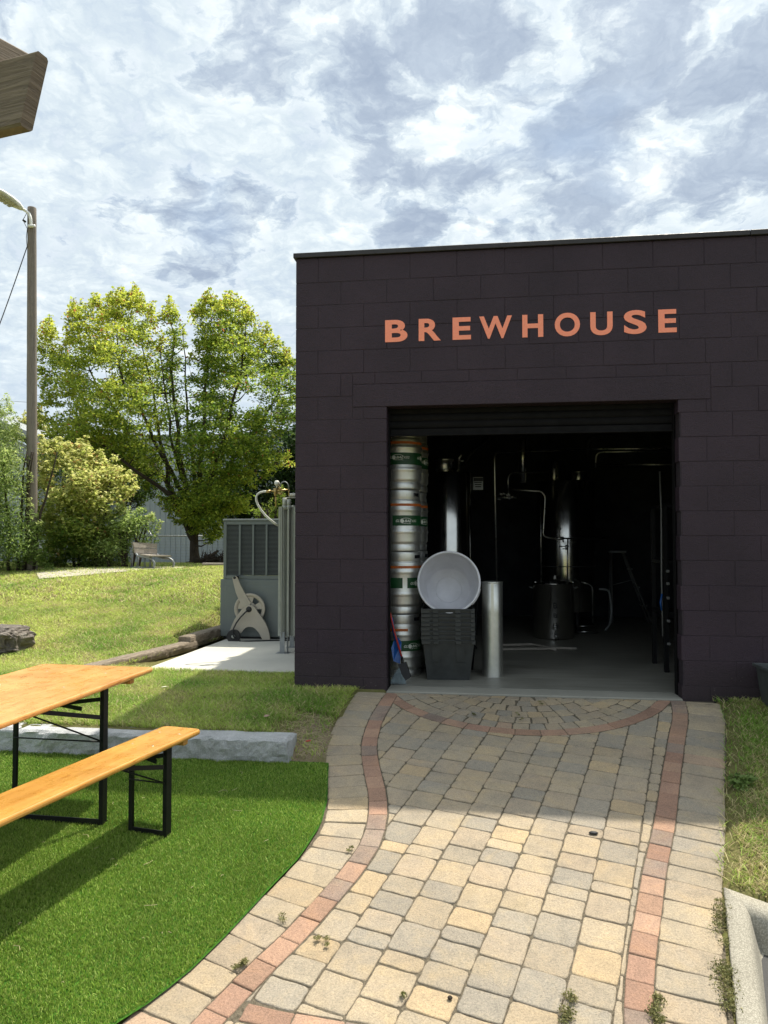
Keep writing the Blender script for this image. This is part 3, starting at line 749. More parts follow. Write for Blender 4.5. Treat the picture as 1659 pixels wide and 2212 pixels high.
C = np.where(rng.random(n)[:, None] < .25, np.array([[.36, .44, .11]]), np.array([[.215, .335, .045]]))*k*(1+.25*nz)
tag(blades('turf_grass', T, .0165, .0029, .40, C, M['turf']), 'short bright green artificial turf under the bench and table', 'turf', kind='stuff')
DRY = np.array([.50, .43, .22]); YEL = np.array([.52, .61, .14]); DEEP = np.array([.21, .36, .05])
def lawn_col(P_, dry=.0, yel=0.):
    out = np.zeros((len(P_), 3))
    for i, p in enumerate(P_):
        a = noise.noise(Vector((p[0]*.8, p[1]*.8, 5))); b_ = noise.noise(Vector((p[0]*2.6, p[1]*2.6, 9))); c = random.random()
        w = min(1, max(0, .5+a*1.3+b_*.8+yel)); col = DEEP*(1-w)+YEL*w
        if c < .18+dry+max(0, b_)*.5: col = DRY*(.7+.6*random.random())
        out[i] = col*(.7+.6*random.random())
    return out
def near_path_soil(x, y): return x > -1.42-.35*noise.noise(Vector((x*3, y*3, 0))) and y < 5.65
# lawn between kerbstones, pad and wall
def ok1(x, y):
    if x > cx_at(LEFT, y)-.01 and y < 6.31: return False
    if y > 6.30 and x > -1.66: return False
    if x > -3.35 and y > 6.95: return False
    if y < 5.04 and x < -1.28: return False
    if near_path_soil(x, y) and random.random() < .86: return False
    return vis(x, y)
G1 = pts_in(125000, -5.2, -.95, 4.9, 7.0, ok1, gz)
tag(blades('lawn_grass', G1, .042, .0046, .85, lawn_col(G1, .05, .05), M['grass']), 'patchy mown lawn between the granite kerb and the dark wall', 'grass', kind='stuff')
def ok2(x, y):
    return vis(x, y, 1.) and not (x > -3.62+(.12*(y-7)) and 6.9 < y < 10.7) and (y > 6.98 or x < -5.1)
G2a = pts_in(160000, -9, -3.3, 5.2, 10.5, ok2, gz); G2b = pts_in(120000, -13.5, -2.3, 10.5, 18, ok2, gz)
c2a = lawn_col(G2a, .08, .22); c2b = lawn_col(G2b, .1, .38)
o = blades('mound_grass', G2a, .040, .0065, .9, c2a, M['grass']); tag(o, 'sunlit lawn on the near slope of the grassy mound', 'grass', kind='stuff')
o = blades('mound_grass', G2b, .055, .014, .9, c2b, M['grass']); tag(o, 'sunlit yellow green grass along the crest of the mound', 'grass', kind='stuff')
def ok3(x, y):
    if x < cx_at(RIGHT, y)+.0 or in_lot(x, y, -.05): return False
    d = (x-cx_at(RIGHT, y))
    return not (d < .12+.1*noise.noise(Vector((x*4, y*4, 0))) and random.random() < .8)
G3 = pts_in(90000, .95, 3.4, 3.3, 6.31, ok3, gz)
c3 = lawn_col(G3, .12, -.05)
for i, p in enumerate(G3):
    if p[1] < 4.8 and random.random() < .4: c3[i] = DRY*(.8+.5*random.random())
tag(blades('lawn_grass', G3, .036, .0045, .95, c3, M['grass']), 'patchy lawn strip to the right of the paved path', 'grass', kind='stuff')
# ================================================================== BREWERY BUILDING
WY = 6.337; WL = -1.632; DL = -.819; DR = 1.600; BH = .2032; BW = .4064; TH = .19
bld = thing('brewery_building', 'dark plum painted block building with an open roller door', 'building', (0, WY, 0))
BI = Matrix.Translation((0, -WY, 0))
class BB(MB):                                        # shapes given in place, stored relative to the building
    def build(s, name, mats, parent=None):
        s.v = [(x, y-WY, z) for x, y, z in s.v]; return MB.build(s, name, mats, parent)
w = BB()
def blk(x0, x1, z0, z1, y0=None, y1=None):
    j = .0015; o = random.uniform(-.0012, .0012)
    if x1-x0 < .02: return
    w.box(x0+j, x1-j, WY+o, WY+TH, z0+j, z1-j, .0028)
def row(x0, x1, z0, z1, odd, ref=WL):
    s = ref-(BW/2 if odd else 0); k = math.floor((x0-s)/BW+1e-6)
    x = s+k*BW
    while x < x1-1e-6:
        a = max(x, x0); b_ = min(x+BW, x1)
        if b_-a > .01: blk(a, b_, z0, z1)
        x += BW
XR = 9.2
for k in range(-1, 18):
    z0 = .10+BH*k; z1 = z0+BH; odd = k % 2 != 0
    if k == 17: z1 = 3.777
    zz = [(z0, z1)]
    if z1 <= 2.36: segs = [(WL, DL), (DR, XR)]
    elif k == 11: segs = None
    else: segs = [(WL, XR)]
    if k == 11:      # 2.335 - 2.538 : beside the lintel, the opening cuts the lower half
        row(WL, -1.12, z0, z1, odd); row(1.86, XR, z0, z1, odd)
        row(-1.12, DL, z0, 2.440, odd); row(DR, 1.86, z0, 2.440, odd)
        continue
    if k == 12:      # lintel 2.44 - 2.64, half course above it
        row(WL, -1.12, z0, z1, odd); row(1.86, XR, z0, z1, odd)
        w.box(-1.118, 1.858, WY-.003, WY+TH, 2.442, 2.638, .004)
        row(-1.12, 1.86, 2.640, z1, True, WL+.1)
        continue
    for a, b_ in segs: row(a, b_, z0, z1, odd)
w.build('front_wall', M['block'], bld)
c_ = BB(); c_.box(WL+.012, DL-.012, WY+.0028, WY+TH-.01, -.25, 3.76); c_.box(DR+.012, XR, WY+.0028, WY+TH-.01, -.25, 3.76); c_.box(DL-.3, DR+.3, WY+.0030, WY+TH-.012, 2.45, 3.759)
c_.build('mortar', M['joint'], bld)
# side wall (block courses running back)
w = BB()
for k in range(-1, 18):
    z0 = .10+BH*k; z1 = min(z0+BH, 3.777); s = WY+TH-(0 if k % 2 else BW/2)
    y = WY+TH
    while y < 15:
        y1 = min(15, (y+BW) if not (k % 2 and y == WY+TH) else y+BW/2)
        j = .0022; w.box(WL+random.uniform(-.001, .001), WL+TH, y+j, y1-j, z0+j, z1-j, .0035); y = y1
w.build('side_wall', M['block'], bld)
c_ = BB(); c_.box(WL+.0035, WL+TH-.01, WY+TH, 15, -.25, 3.76); c_.box(XR-TH, XR, WY+TH, 15, -.2, 3.76); c_.box(WL, XR, 15, 15.2, -.2, 3.76)
c_.build('rear_wall', M['joint'], bld)
r_ = BB(); r_.box(WL+.05, XR-.05, WY+.06, 15.1, 3.70, 3.775); r_.build('roof', M['under'], bld)
r_ = BB(); r_.box(WL-.02, 2.18, WY-.022, WY+.12, 3.778, 3.822, .004); r_.box(2.184, XR+.02, WY-.0225, WY+.12, 3.7785, 3.8230, .004)
r_.box(WL-.02, WL+.12, WY+.125, 15.2, 3.754, 3.822, .006)
r_.build('roof_edge', M['coping'], bld)
# interior shell
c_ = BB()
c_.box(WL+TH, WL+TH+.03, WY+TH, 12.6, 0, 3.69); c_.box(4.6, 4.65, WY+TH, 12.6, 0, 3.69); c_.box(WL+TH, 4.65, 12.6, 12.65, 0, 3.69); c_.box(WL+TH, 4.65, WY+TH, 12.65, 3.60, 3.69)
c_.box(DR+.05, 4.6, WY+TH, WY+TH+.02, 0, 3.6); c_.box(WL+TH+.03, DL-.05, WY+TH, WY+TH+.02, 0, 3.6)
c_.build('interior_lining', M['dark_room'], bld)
fl = MB(); fl.box(DL+.001, DR-.001, 6.290, 6.535, -.12, .001, .006); tag(fl.build('door_threshold', M['threshold']), kind='structure')
fl = MB(); fl.box(WL+TH, 4.65, 6.537, 12.65, -.12, .0, .004); tag(fl.build('concrete_floor', M['floor']), kind='structure')
th_ = MB()
# roller shutter: curved slats, guides and bottom bar
sh = BB(); y0 = WY+.155
prof = []
z = 2.46
while z > 2.27:
    for t in range(9):
        a = t/8; prof.append((y0-.010*math.sin(math.pi*a)**.8-.002, z-.062*a))
    z -= .064; prof.append((y0+.006, z+.001))
vs = []; fs = []
for (yy, zz_) in prof: vs += [(DL-.02, yy, zz_), (DR+.02, yy, zz_)]
for i in range(len(prof)-1): fs.append((2*i, 2*i+1, 2*i+3, 2*i+2))
sh.add(vs, fs); sh.box(DL-.02, DR+.02, y0+.012, y0+.02, 2.24, 2.60)
so_ = sh.build('roller_shutter', M['shutter'], bld)
sb = BB(); sb.box(DL+.012, DR-.012, y0-.022, y0+.011, 2.198, 2.262, .006); sb.box(DL+.012, DR-.012, y0-.034, y0-.023, 2.198, 2.212, .002)
o = sb.build('bottom_bar', M['shutter'], so_)
g_ = BB()
for a, b_ in ((DL+.002, DL+.010),): g_.box(a, b_, WY+.12, WY+.185, 0, 2.43)
g_.box(DR-.010, DR-.002, WY+.12, WY+.185, 0, 2.43)
g_.v = [(x, y-WY, z) for x, y, z in g_.v]; g_.__class__ = MB; g_.split('guide_rail', M['shutter'], bld)
# ---- painted letters, one outline per letter fitted to its place on the wall
Lnames = []
L_ = [('B', 325, 403), ('R', 442, 519), ('E', 560, 624), ('W', 653, 767), ('H', 803, 876), ('O', 916, 1004), ('U', 1040, 1118), ('S', 1157, 1236), ('E', 1277, 1341)]
for ch, a, b_ in L_:
    X0 = at_y((950+a/1.0703)*.6636, 718, WY).x; X1 = at_y((950+b_/1.0703)*.6636, 714, WY).x
    vs, fs, (bx0, bx1, by0, by1) = text_mesh(ch, .030)
    z0, z1 = (3.003, 3.196) if ch not in 'OSU' else ((2.999, 3.200) if ch != 'U' else (2.999, 3.196))
    lt = BB(); out = [(X0+(v[0]-bx0)/(bx1-bx0)*(X1-X0), WY-.0026, z0+(v[1]-by0)/(by1-by0)*(z1-z0)) for v in vs]
    n = len(out); lt.add(out, fs, 0)
    # rim of the paint film, so that the letter closes on the wall
    edges = {}
    for f in fs:
        for i in range(len(f)):
            e = (f[i], f[(i+1) % len(f)]); edges[e] = 1
    rim = [(e[0], e[1]) for e in edges if (e[1], e[0]) not in edges]
    base_ = [(x, WY+.002, z) for x, y, z in out]
    lt.add(out+base_, [(b2, a2, a2+n, b2+n) for a2, b2 in rim], 0)
    lt.build('painted_letter', M['letter'], bld)
# ================================================================== KEGS
def keg_prof():
    H = .585; R0 = .1975
    p = [(.15, .012), (.176, .0), (.186, .004), (.188, .012), (.188, .055), (.184, .062), (.180, .066), (.188, .075), (.1965, .092), (R0, .10), (R0, .160), (.1995, .168), (.2030, .178), (.2040, .186), (.2030, .194), (.1995, .204), (R0, .212),
         (R0, .368), (.1995, .376), (.2030, .386), (.2040, .394), (.2030, .402), (.1995, .412), (R0, .420), (R0, .468), (.1965, .478), (.190, .489), (.1865, .492), (.188, .495), (.188, .570), (.186, .580), (.180, .583), (.174, .578), (.172, .56), (.172, .50), (.10, .49), (.0, .49)]
    return p
def bend(vs, th0, r, z0, W0, Hh, sw):
    """wrap a flat outline (x,y) round the keg; th0 = angle of its left end seen from outside"""
    return [(r*math.sin(th0+x*sw), -r*math.cos(th0+x*sw), z0+y) for x, y in vs]
def panel(bm, ta, tb, r, z0, z1, mi):
    n = max(2, int((tb-ta)/.08)); vs = []; fs = []
    for i in range(n+1):
        a = ta+(tb-ta)*i/n
        for z in (z0, z1): vs.append((r*math.sin(a), -r*math.cos(a), z))
    for i in range(n): fs.append((2*i, 2*i+2, 2*i+3, 2*i+1))
    bm.add(vs, fs, mi, True)
TXT = {}
def txt(s, bold=0, shear=0):
    if (s, bold, shear) not in TXT: TXT[s, bold, shear] = text_mesh(s, bold, shear)
    return TXT[s, bold, shear]
def put_text(bm, s, th0, width, z0, h, r, mi, bold=.0, shear=0.):
    vs, fs, (a, b_, c, d) = txt(s, bold, shear)
    sx_ = width/(b_-a); sy = h/(d-c)
    bm.add([(r*math.sin(th0+(v[0]-a)*sx_/r), -r*math.cos(th0+(v[0]-a)*sx_/r), z0+(v[1]-c)*sy) for v in vs], fs, mi)
def logo(bm, th0, r, z0):
    """white word with a globe for its O and a swoosh over it; 0.23 m wide from angle th0"""
    put_text(bm, 'GL', th0, .038, z0+.026, .024, r, 1, .02, .35); put_text(bm, 'BAL', th0+.083/r, .068, z0+.026, .024, r, 1, .02, .35)
    put_text(bm, 'KEG', th0+.158/r, .054, z0+.026, .022, r, 1, .0, .35)
    cs = [(0, 0)]+[(.0185*math.cos(t*math.pi/12), .0185*math.sin(t*math.pi/12)) for t in range(24)]
    bm.add([(r*math.sin(th0+(.061+x)/r), -r*math.cos(th0+(.061+x)/r), z0+.036+y) for x, y in cs], [(0, 1+i, 1+(i+1) % 24) for i in range(24)], 1)
    sw = []; 
    for t in range(17):
        a = math.pi*(1.0-t/16*1.08); wdt = .0012+.002*math.sin(math.pi*t/16)
        cx_, cy_ = .098+.056*math.cos(a), .040+.022*math.sin(a); sw += [(cx_, cy_), (cx_+wdt*math.cos(a), cy_+wdt*math.sin(a)+.0008)]
    bm.add([(r*math.sin(th0+x/r), -r*math.cos(th0+x/r), z0+y) for x, y in sw], [(2*i, 2*i+2, 2*i+3, 2*i+1) for i in range(16)], 1)
    put_text(bm, '+1-844-930-6902', th0+.058/r, .09, z0+.010, .009, r, 1, .01)
def make_keg(name, label, loc, panels, band, rz, worn=False, emb=('GLOBAL KEG',)):
    k = thing(name, label, 'keg', loc, rz, 'steel beer kegs stacked inside the door')
    b = MB(); b.lathe(keg_prof(), n=56, jit=.0006)
    # handle slots, drain notch
    b.build('body', M['keg'], k)
    s = MB()
    for a in (-1.05, 1.05, math.pi): panel(s, a-.22, a+.22, .1885, .520, .552, 0)
    s.split('handle_slot', M['black'], k)
    s = MB()
    if worn: panel(s, -1.2, .45, .1990, .428, .452, 0)
    else: panel(s, -math.pi, math.pi, .1990, .428, .452, 0)
    s.build('orange_band', M['orange'], k)
    if panels:
        s = MB()
        if band:
            panel(s, -math.pi, math.pi, .1988, .232, .345, 0)
            for p_ in panels: logo(s, p_, .1993, .262)
        else:
            for p_ in panels:
                panel(s, p_, p_+1.86, .1988, .243, .340, 0); logo(s, p_+.16, .1993, .250)
        s.build('label', [M['green'], M['white_ink']], k)
    s = MB()
    for i, t_ in enumerate(emb): put_text(s, t_, -.62+i*3.1, .30 if len(t_) > 10 else .17, .522, .022, .1889, 0, .0)
    # raised edge of the stamped letters
    s.build('stamped_lettering', M['duct'], k)
    return k
KX, KY = -.782, 7.11
make_keg('steel_keg', 'lowest steel keg of the front stack, behind the broom', (KX, KY, 0), [.09, 2.18, -2.0], False, .0, True)
make_keg('steel_keg', 'second steel keg from the floor in the front stack, green labels split by a gap', (KX+.006, KY, .587), [.387, -1.70, 2.48], False, .0)
make_keg('steel_keg', 'third steel keg from the floor in the front stack, one whole green label showing', (KX-.004, KY+.004, 1.174), [-.276, 1.81, -2.37], False, .0, False, ('GLOBAL KEG RENTAL',))
make_keg('steel_keg', 'topmost steel keg of the front stack, wide green band round its middle', (KX+.004, KY-.004, 1.761), [-.55, .98, 2.5, -2.1], True, .0)
for i, lab in enumerate(('lowest steel keg of the rear stack half hidden behind the front stack', 'second steel keg from the floor in the rear stack', 'third steel keg from the floor in the rear stack beside the tank', 'topmost steel keg of the rear stack under the shutter')):
    make_keg('steel_keg', lab, (KX+.03+.008*(i % 2), 7.52, .587*i), [-.2, 1.89, -2.29], i == 3, .3*i)
# ================================================================== TOTES, BUCKET, TUBE, BROOM
TX = .0; p = at_z(965, 1468, 0); TXc = p.x; TYf = p.y-.035
def make_tote(i, label):
    H = .37; t = thing('storage_tote', label, 'tote', (TXc+random.uniform(-.004, .004), TYf-.03+.30+random.uniform(-.003, .003), .036*0+.0405*i+.0), R(3)+random.uniform(-.008, .008), 'black plastic totes nested in one stack')
    b = MB(); th = .004
    x0, y0, x1, y1 = .192, .255, .235, .298
    vs = [(sx*x0, sy*y0, .001) for sx, sy in ((-1, -1), (1, -1), (1, 1), (-1, 1))]+[(sx*x1, sy*y1, H-.01) for sx, sy in ((-1, -1), (1, -1), (1, 1), (-1, 1))]
    vi = [(sx*(x0-th), sy*(y0-th), .006) for sx, sy in ((-1, -1), (1, -1), (1, 1), (-1, 1))]+[(sx*(x1-th), sy*(y1-th), H-.01) for sx, sy in ((-1, -1), (1, -1), (1, 1), (-1, 1))]
    fs = [(0, 3, 2, 1)]+[(j, (j+1) % 4, 4+(j+1) % 4, 4+j) for j in range(4)]
    fi = [(8, 9, 10, 11)]+[(8+(j+1) % 4, 8+j, 12+j, 12+(j+1) % 4) for j in range(4)]+[(4+j, 4+(j+1) % 4, 12+(j+1) % 4, 12+j) for j in range(4)]
    b.add(vs+vi, fs+fi)
    if i == 0:   # stiffening panels moulded on the front
        for xa in (-.148, .075):
            b.add([(xa, -.2835, .17), (xa+.07, -.2835, .17), (xa+.078, -.300, H-.03), (xa-.008, -.300, H-.03), (xa, -.272, .165), (xa+.07, -.272, .165), (xa+.078, -.292, H-.03), (xa-.008, -.292, H-.03)],
                  [(0, 1, 2, 3), (4, 0, 3, 7), (1, 5, 6, 2), (4, 5, 1, 0)])
    b.build('body', M['tote'], t)
    r = MB(); X, Y = .247, .310; z1 = H; z0 = H-.012
    r.box(-X, X, -Y, -Y+.022, z0, z1, .003); r.box(-X, X, Y-.022, Y, z0, z1, .003); r.box(-X, -X+.022, -Y+.0225, Y-.0225, z0, z1, .003); r.box(X-.022, X, -Y+.0225, Y-.0225, z0, z1, .003)
    # flange skirt: deep at the corners and at two tabs, open hand slots between
    for a, b_ in ((-X+.002, -.162), (-.138, -.085), (.065, .118), (.205, X-.002)): r.box(a, b_, -Y-.004, -Y+.006, z0-.0265, z0+.0015, .002)
    for a, b_ in ((-.1615, -.1385), (-.0845, .0645), (.1185, .2045)): r.box(a, b_, -Y+.008, -Y+.014, z0-.012, z0+.0015, .001)
    for a, b_ in ((-Y+.01, -.12), (-.05, .05), (.12, Y-.01)): r.box(-X+.002, -X+.008, a, b_, z0-.022, z0+.002, .001); r.box(X-.008, X-.002, a, b_, z0-.022, z0+.002, .001)
    r.build('rim', M['tote'], t)
    return t
nm = ['lowest black tote of the stack, its whole front showing', 'second black tote from the bottom of the nested stack', 'third black tote from the bottom of the nested stack', 'fourth black tote from the bottom of the nested stack', 'fifth black tote from the bottom of the nested stack', 'sixth black tote from the bottom of the nested stack', 'seventh black tote from the bottom of the nested stack', 'topmost black tote of the stack, holding the white tub']
for i in range(8): make_tote(i, nm[i])
# white tub lying in the top tote, mouth towards the viewer
c0 = at_d(969.5, 1257, 6.85); c1 = at_d(969, 1274, 7.25)
tub = thing('plastic_tub', 'large round white plastic tub lying on the black totes, mouth forward', 'tub', c0)
axv = (c1-c0); dep = axv.length; Mt = (-axv.normalized()).to_track_quat('Z', 'Y').to_matrix().to_4x4()
rm = MB(); R1 = .281; R2 = .214
rm.lathe([(R1-.006, -.004), (R1-.002, -.03), (R2+.003, -dep+.03), (R2-.012, -dep+.004), (0, -dep+.004)], n=64, M=Mt)
rm.lathe([(R1, -.03), (R2+.007, -dep+.02), (R2-.01, -dep-.002), (0, -dep-.002)], n=64, M=Mt)
rm.lathe([(.118, -dep+.0045), (.121, -dep+.009), (.125, -dep+.009), (.128, -dep+.0045)], n=64, M=Mt)
rm.build('body', M['white_plastic'], tub)
rm = MB(); rm.lathe([(R1-.008, -.006), (R1-.005, .002), (R1+.004, .005), (R1+.012, .001), (R1+.013, -.022), (R1+.004, -.026), (R1, -.031)], n=72, M=Mt)
rm.build('rim', M['white_plastic'], tub)
hd = MB()
for s_ in (1, -1):
    a0 = .95 if s_ > 0 else -.75
    pts = [Mt @ Vector(((R1+.010)*math.cos(a0+.055*t), (R1+.010)*math.sin(a0+.055*t), -.035-.03*math.sin(t/10*math.pi))) for t in range(11)]
    hd.tube(pts, .009, 8)
hd.split('handle', M['white_plastic'], tub)
# bare metal tube
pt = at_z(1064.5, 1464, 0); tube = thing('steel_tube', 'tall narrow dented bare metal tube standing on the floor', 'tube', (pt.x, pt.y+.10, 0))
b = MB(); b.lathe([(.0985, .0), (.0985, .30), (.0975, .60), (.0985, .884), (.094, .886), (.0935, .60), (.0935, .02), (0, .02)], n=48, jit=.003); b.build('body', M['duct'], tube)
b = MB(); b.lathe([(.0992, .0), (.1000, .004), (.0992, .010)], n=48); b.lathe([(.0994, .875), (.1004, .881), (.0998, .887), (.0935, .8875)], n=48); b.split('rolled_edge', M['duct'], tube)
b = MB(); b.box(-.012, .012, -.1002, -.097, .02, .87); b.build('seam', M['duct'], tube); 
# angle broom and dustpan
pb = at_z(862, 1477, 0)
br = thing('broom', 'angled broom with red handle and grey bristles behind the door jamb', 'broom', (pb.x, pb.y+.0, 0))
lc = lambda x, y, d: at_d(x, y, d)-Vector((pb.x, pb.y, 0))
b = MB(); b.tube([lc(837, 1300, 6.80), lc(852, 1365, 6.73), lc(868, 1420, 6.66)], .0085, 10); b.build('handle', M['red_plastic'], br)
b = MB(); b.tube([lc(868, 1419, 6.66), lc(870, 1434, 6.62)], [.011, .014], 10)
A_, B_, C_, D_ = lc(860, 1436, 6.60), lc(877, 1430, 6.62), lc(888, 1462, 6.58), lc(872, 1474, 6.56)
n_ = Vector((0, .03, 0))
b.add([A_, B_, C_, D_, A_+n_, B_+n_, C_+n_, D_+n_], [(0, 3, 2, 1), (4, 5, 6, 7), (0, 1, 5, 4), (1, 2, 6, 5), (2, 3, 7, 6), (3, 0, 4, 7)])
b.build('broom_head', M['black'], br)
b = MB()
for i in range(170):
    t = random.random(); p0 = A_.lerp(D_, .15+.85*t*.6)+Vector((-.004+.010*random.random(), -.01+.03*random.random(), 0)); 
    e = lc(842+36*t+random.uniform(-2, 2), 1474+random.uniform(-2, 5), 6.56); e.z = max(e.z, .004)
    b.tube([p0, p0.lerp(e, .5)+Vector((random.uniform(-.004, .004), 0, .003)), e], .0011, 4, cap=False)
b.build('bristles', M['bristle'], br)
dpan = thing('dustpan', 'blue plastic dustpan clipped behind the broom', 'dustpan', (pb.x-.03, pb.y+.08, 0)); o_ = Vector((pb.x-.03, pb.y+.08, 0))
lc2 = lambda x, y, d: at_d(x, y, d)-o_
b = MB(); pl = [lc2(845, 1400, 6.72), lc2(852, 1380, 6.76), lc2(861, 1378, 6.75), (lc2(867, 1388, 6.72)), lc2(864, 1434, 6.68), lc2(850, 1428, 6.68)]
n_ = Vector((0, .02, 0)); k = len(pl); b.add(pl+[p_+n_ for p_ in pl], [tuple(range(k)), tuple(range(k, 2*k))[::-1]]+[(i, k+i, k+(i+1) % k, (i+1) % k) for i in range(k)]); b.build('pan', M['blue_plastic'], dpan)
b = MB(); b.tube([lc2(846, 1335, 6.82), lc2(850, 1362, 6.79), lc2(856, 1384, 6.75)], [.012, .014, .017], 8); b.build('handle', M['blue_plastic'], dpan)
# ================================================================== BREWING VESSELS AND PIPES (inside)
def vessel(name, label, cat, px, d, r, z0, z1, extra=None, mat='tank'):
    c = at_d(px, 1160, d); t = thing(name, label, cat, (c.x, c.y, 0))
    b = MB(); b.lathe([(r-.02, z0+.004), (r-.004, z0), (r, z0+.012), (r, z1-.012), (r-.006, z1), (r-.03, z1+.004)], n=64, jit=.002); b.build('shell', M[mat], t)
    b = MB(); b.lathe([(r-.03, z1+.004), (r*.6, z1+.035), (.1, z1+.05), (0, z1+.05)], n=48); b.build('lid', M[mat], t)
    b = MB(); b.lathe([(r+.001, z0+.34*(z1-z0)), (r+.004, z0+.34*(z1-z0)+.006), (r+.001, z0+.34*(z1-z0)+.012)], n=64); b.build('weld_band', M['dark_grey'], t)
    return t
def pipe(name, label, pts, r=.012, mat='pipe', cat='pipe', group=None):
    P_ = [Vector(p) for p in pts]
    # round the bends
    out = [P_[0]]
    for i in range(1, len(P_)-1):
        a, c, b_ = P_[i-1], P_[i], P_[i+1]; q = min(.09, (a-c).length*.45, (b_-c).length*.45)
        A_ = c+(a-c).normalized()*q; B_ = c+(b_-c).normalized()*q
        for t in (0, .25, .5, .75, 1): out.append(A_.lerp(c, t).lerp(c.lerp(B_, t), t))
    out.append(P_[-1]); o = out[0]
    b = MB(); b.tube([p_-o for p_ in out], r, 10); ob = b.build(name, M[mat]); ob.location = o
    return tag(ob, label, cat, group)
t1 = vessel('fermenter', 'tall steel tank right behind the kegs with a clamped top', 'tank', 970, 8.7, .262, .30, 2.06)
b = MB()
for a in (.6, 2.2, 3.8, 5.4): b.tube([(.19*math.cos(a), .19*math.sin(a), .31), (.21*math.cos(a), .21*math.sin(a), 0)], .02, 8)
b.split('leg', M['dark_grey'], t1)
b = MB(); b.lathe([(.10, 2.10), (.10, 2.20), (.12, 2.205), (.12, 2.225), (.0, 2.24)], c=(-.06, 0, 0), n=32); b.tube([(.12, 0, 2.08), (.12, 0, 2.24), (.15, -.02, 2.27)], .012, 8); b.tube([(.12, -.02, 2.2), (.18, -.03, 2.2)], .01, 8)
b.build('fittings', M['pipe'], t1)
t2 = vessel('brew_kettle', 'big polished steel kettle with a warm stripe of reflected light', 'tank', 1222, 10.35, .395, .30, 2.08)
b = MB(); b.lathe([(.06, 2.09), (.06, 2.36), (.065, 2.36), (.0, 2.365)], c=(-.16, -.1, 0), n=24); b.build('vent_stub', M['pipe'], t2)
b = MB()
for a in (.6, 2.2, 3.8, 5.4): b.tube([(.19*math.cos(a), .19*math.sin(a), .31), (.21*math.cos(a), .21*math.sin(a), 0)], .02, 8)
b.split('leg', M['dark_grey'], t2)
b = MB(); b.lathe([(.09, 2.09), (.09, 2.19), (.10, 2.195), (.10, 2.21), (.0, 2.22)], c=(.17, -.12, 0), n=28); b.build('manway', M['pipe'], t2)
t4 = thing('stock_pot', 'squat steel pot marked with the letter B, spigot at its foot', 'pot', at_z(1200, 1383, 0)+Vector((0, .25, 0)))
b = MB(); b.lathe([(.0, .02), (.24, .0), (.262, .008), (.264, .02), (.264, .70), (.270, .706), (.270, .716), (.262, .72), (.258, .715), (.256, .05), (0, .04)], n=64, jit=.002); b.build('body', M['tank'], t4)
b = MB(); b.tube([(0, -.26, .09), (0, -.31, .09), (0, -.335, .07), (0, -.335, .02)], .016, 10); b.tube([(-.05, -.31, .15), (.03, -.31, .15)], .005, 8); b.tube([(0, -.31, .09), (0, -.31, .19)], .008, 8)
b.lathe([(0, -.01), (.032, -.01), (.036, 0), (.032, .01), (0, .01)], n=20, M=Matrix.Translation((0, -.30, .17)) @ Matrix.Rotation(R(90), 4, 'X')); b.build('spigot', M['pipe'], t4)
for s_ in (-1, 1):
    b = MB(); b.tube([(s_*.262, -.03, .64), (s_*.31, -.03, .66), (s_*.31, .03, .66), (s_*.262, .03, .64)], .008, 8); b.build('handle', M['pipe'], t4)
b = MB(); vs, fs, bb = txt('B', .02, 0); 
for z0, h, in ((.40, .075), (.285, .055)):
    b.add([(.2646*math.sin((v[0]-(bb[0]+bb[1])/2)*.095/.2646), -.2646*math.cos((v[0]-(bb[0]+bb[1])/2)*.095/.2646), z0+(v[1]-bb[2])*h/(bb[3]-bb[2])) for v in vs], fs)
b.split('marking', M['black'], t4)
D9 = lambda x, y, d=9.4: at_d(x, y, d)
gp = 'steel pipe runs of the brewhouse'
def c2(cx, cy, d): return at_d(1061.8+cx*.27, 915.8+cy*.27, d)
pipe('steel_pipe', 'thin steel pipe rising behind the bare metal tube and turning right', [c2(42, 1300, 8.6), c2(22, 225, 8.6), c2(845, 200, 9.6), c2(1450, 195, 9.0)], .010, group=gp)
pipe('steel_pipe', 'steel pipe looping from the valve cluster down beside the polished kettle', [c2(165, 525, 9.3), c2(400, 540, 9.3), c2(430, 580, 9.3), c2(412, 900, 9.3), c2(480, 915, 9.3), c2(930, 918, 9.4)], .011, group=gp)
pipe('steel_pipe', 'short steel pipe above the valve cluster bending towards the kettle', [c2(132, 530, 9.35), c2(132, 392, 9.35), c2(450, 382, 9.5)], .010, group=gp)
pipe('steel_pipe', 'steel downpipe in front of the polished kettle reaching its foot', [c2(610, 920, 9.35), c2(608, 1280, 9.35)], .010, group=gp)
pipe('steel_pipe', 'straight vertical steel pipe on the left flank of the polished kettle', [c2(392, 560, 9.5), c2(398, 1285, 9.5)], .009, group=gp)
pipe('steel_pipe', 'high steel pipe running right above the kettle lid and dropping to it', [c2(832, 350, 10.), c2(836, 225, 10.), c2(1450, 215, 9.5)], .011, group=gp)
pipe('steel_pipe', 'steel pipe running right at the height of the tank tops', [c2(860, 322, 10.4), c2(1450, 326, 9.6)], .011, group=gp)
pipe('steel_pipe', 'thin steel pipe standing right of the pot', [c2(720, 1265, 9.8), c2(808, 1290, 9.8), c2(810, 1600, 9.8)], .009, group=gp)
pipe('steel_pipe', 'lower of two floor level steel pipes right of the pot', [c2(680, 1662, 10.), c2(850, 1664, 10.)], .013, group=gp)
pipe('steel_pipe', 'upper of two floor level steel pipes right of the pot', [c2(680, 1618, 10.), c2(820, 1618, 10.)], .010, group=gp)
pipe('flue_pipe', 'wide dark flue pipe hanging from the ceiling left of the kettle', [c2(250, 40, 9.9), c2(250, 470, 9.9)], .045, 'pipe', 'flue')
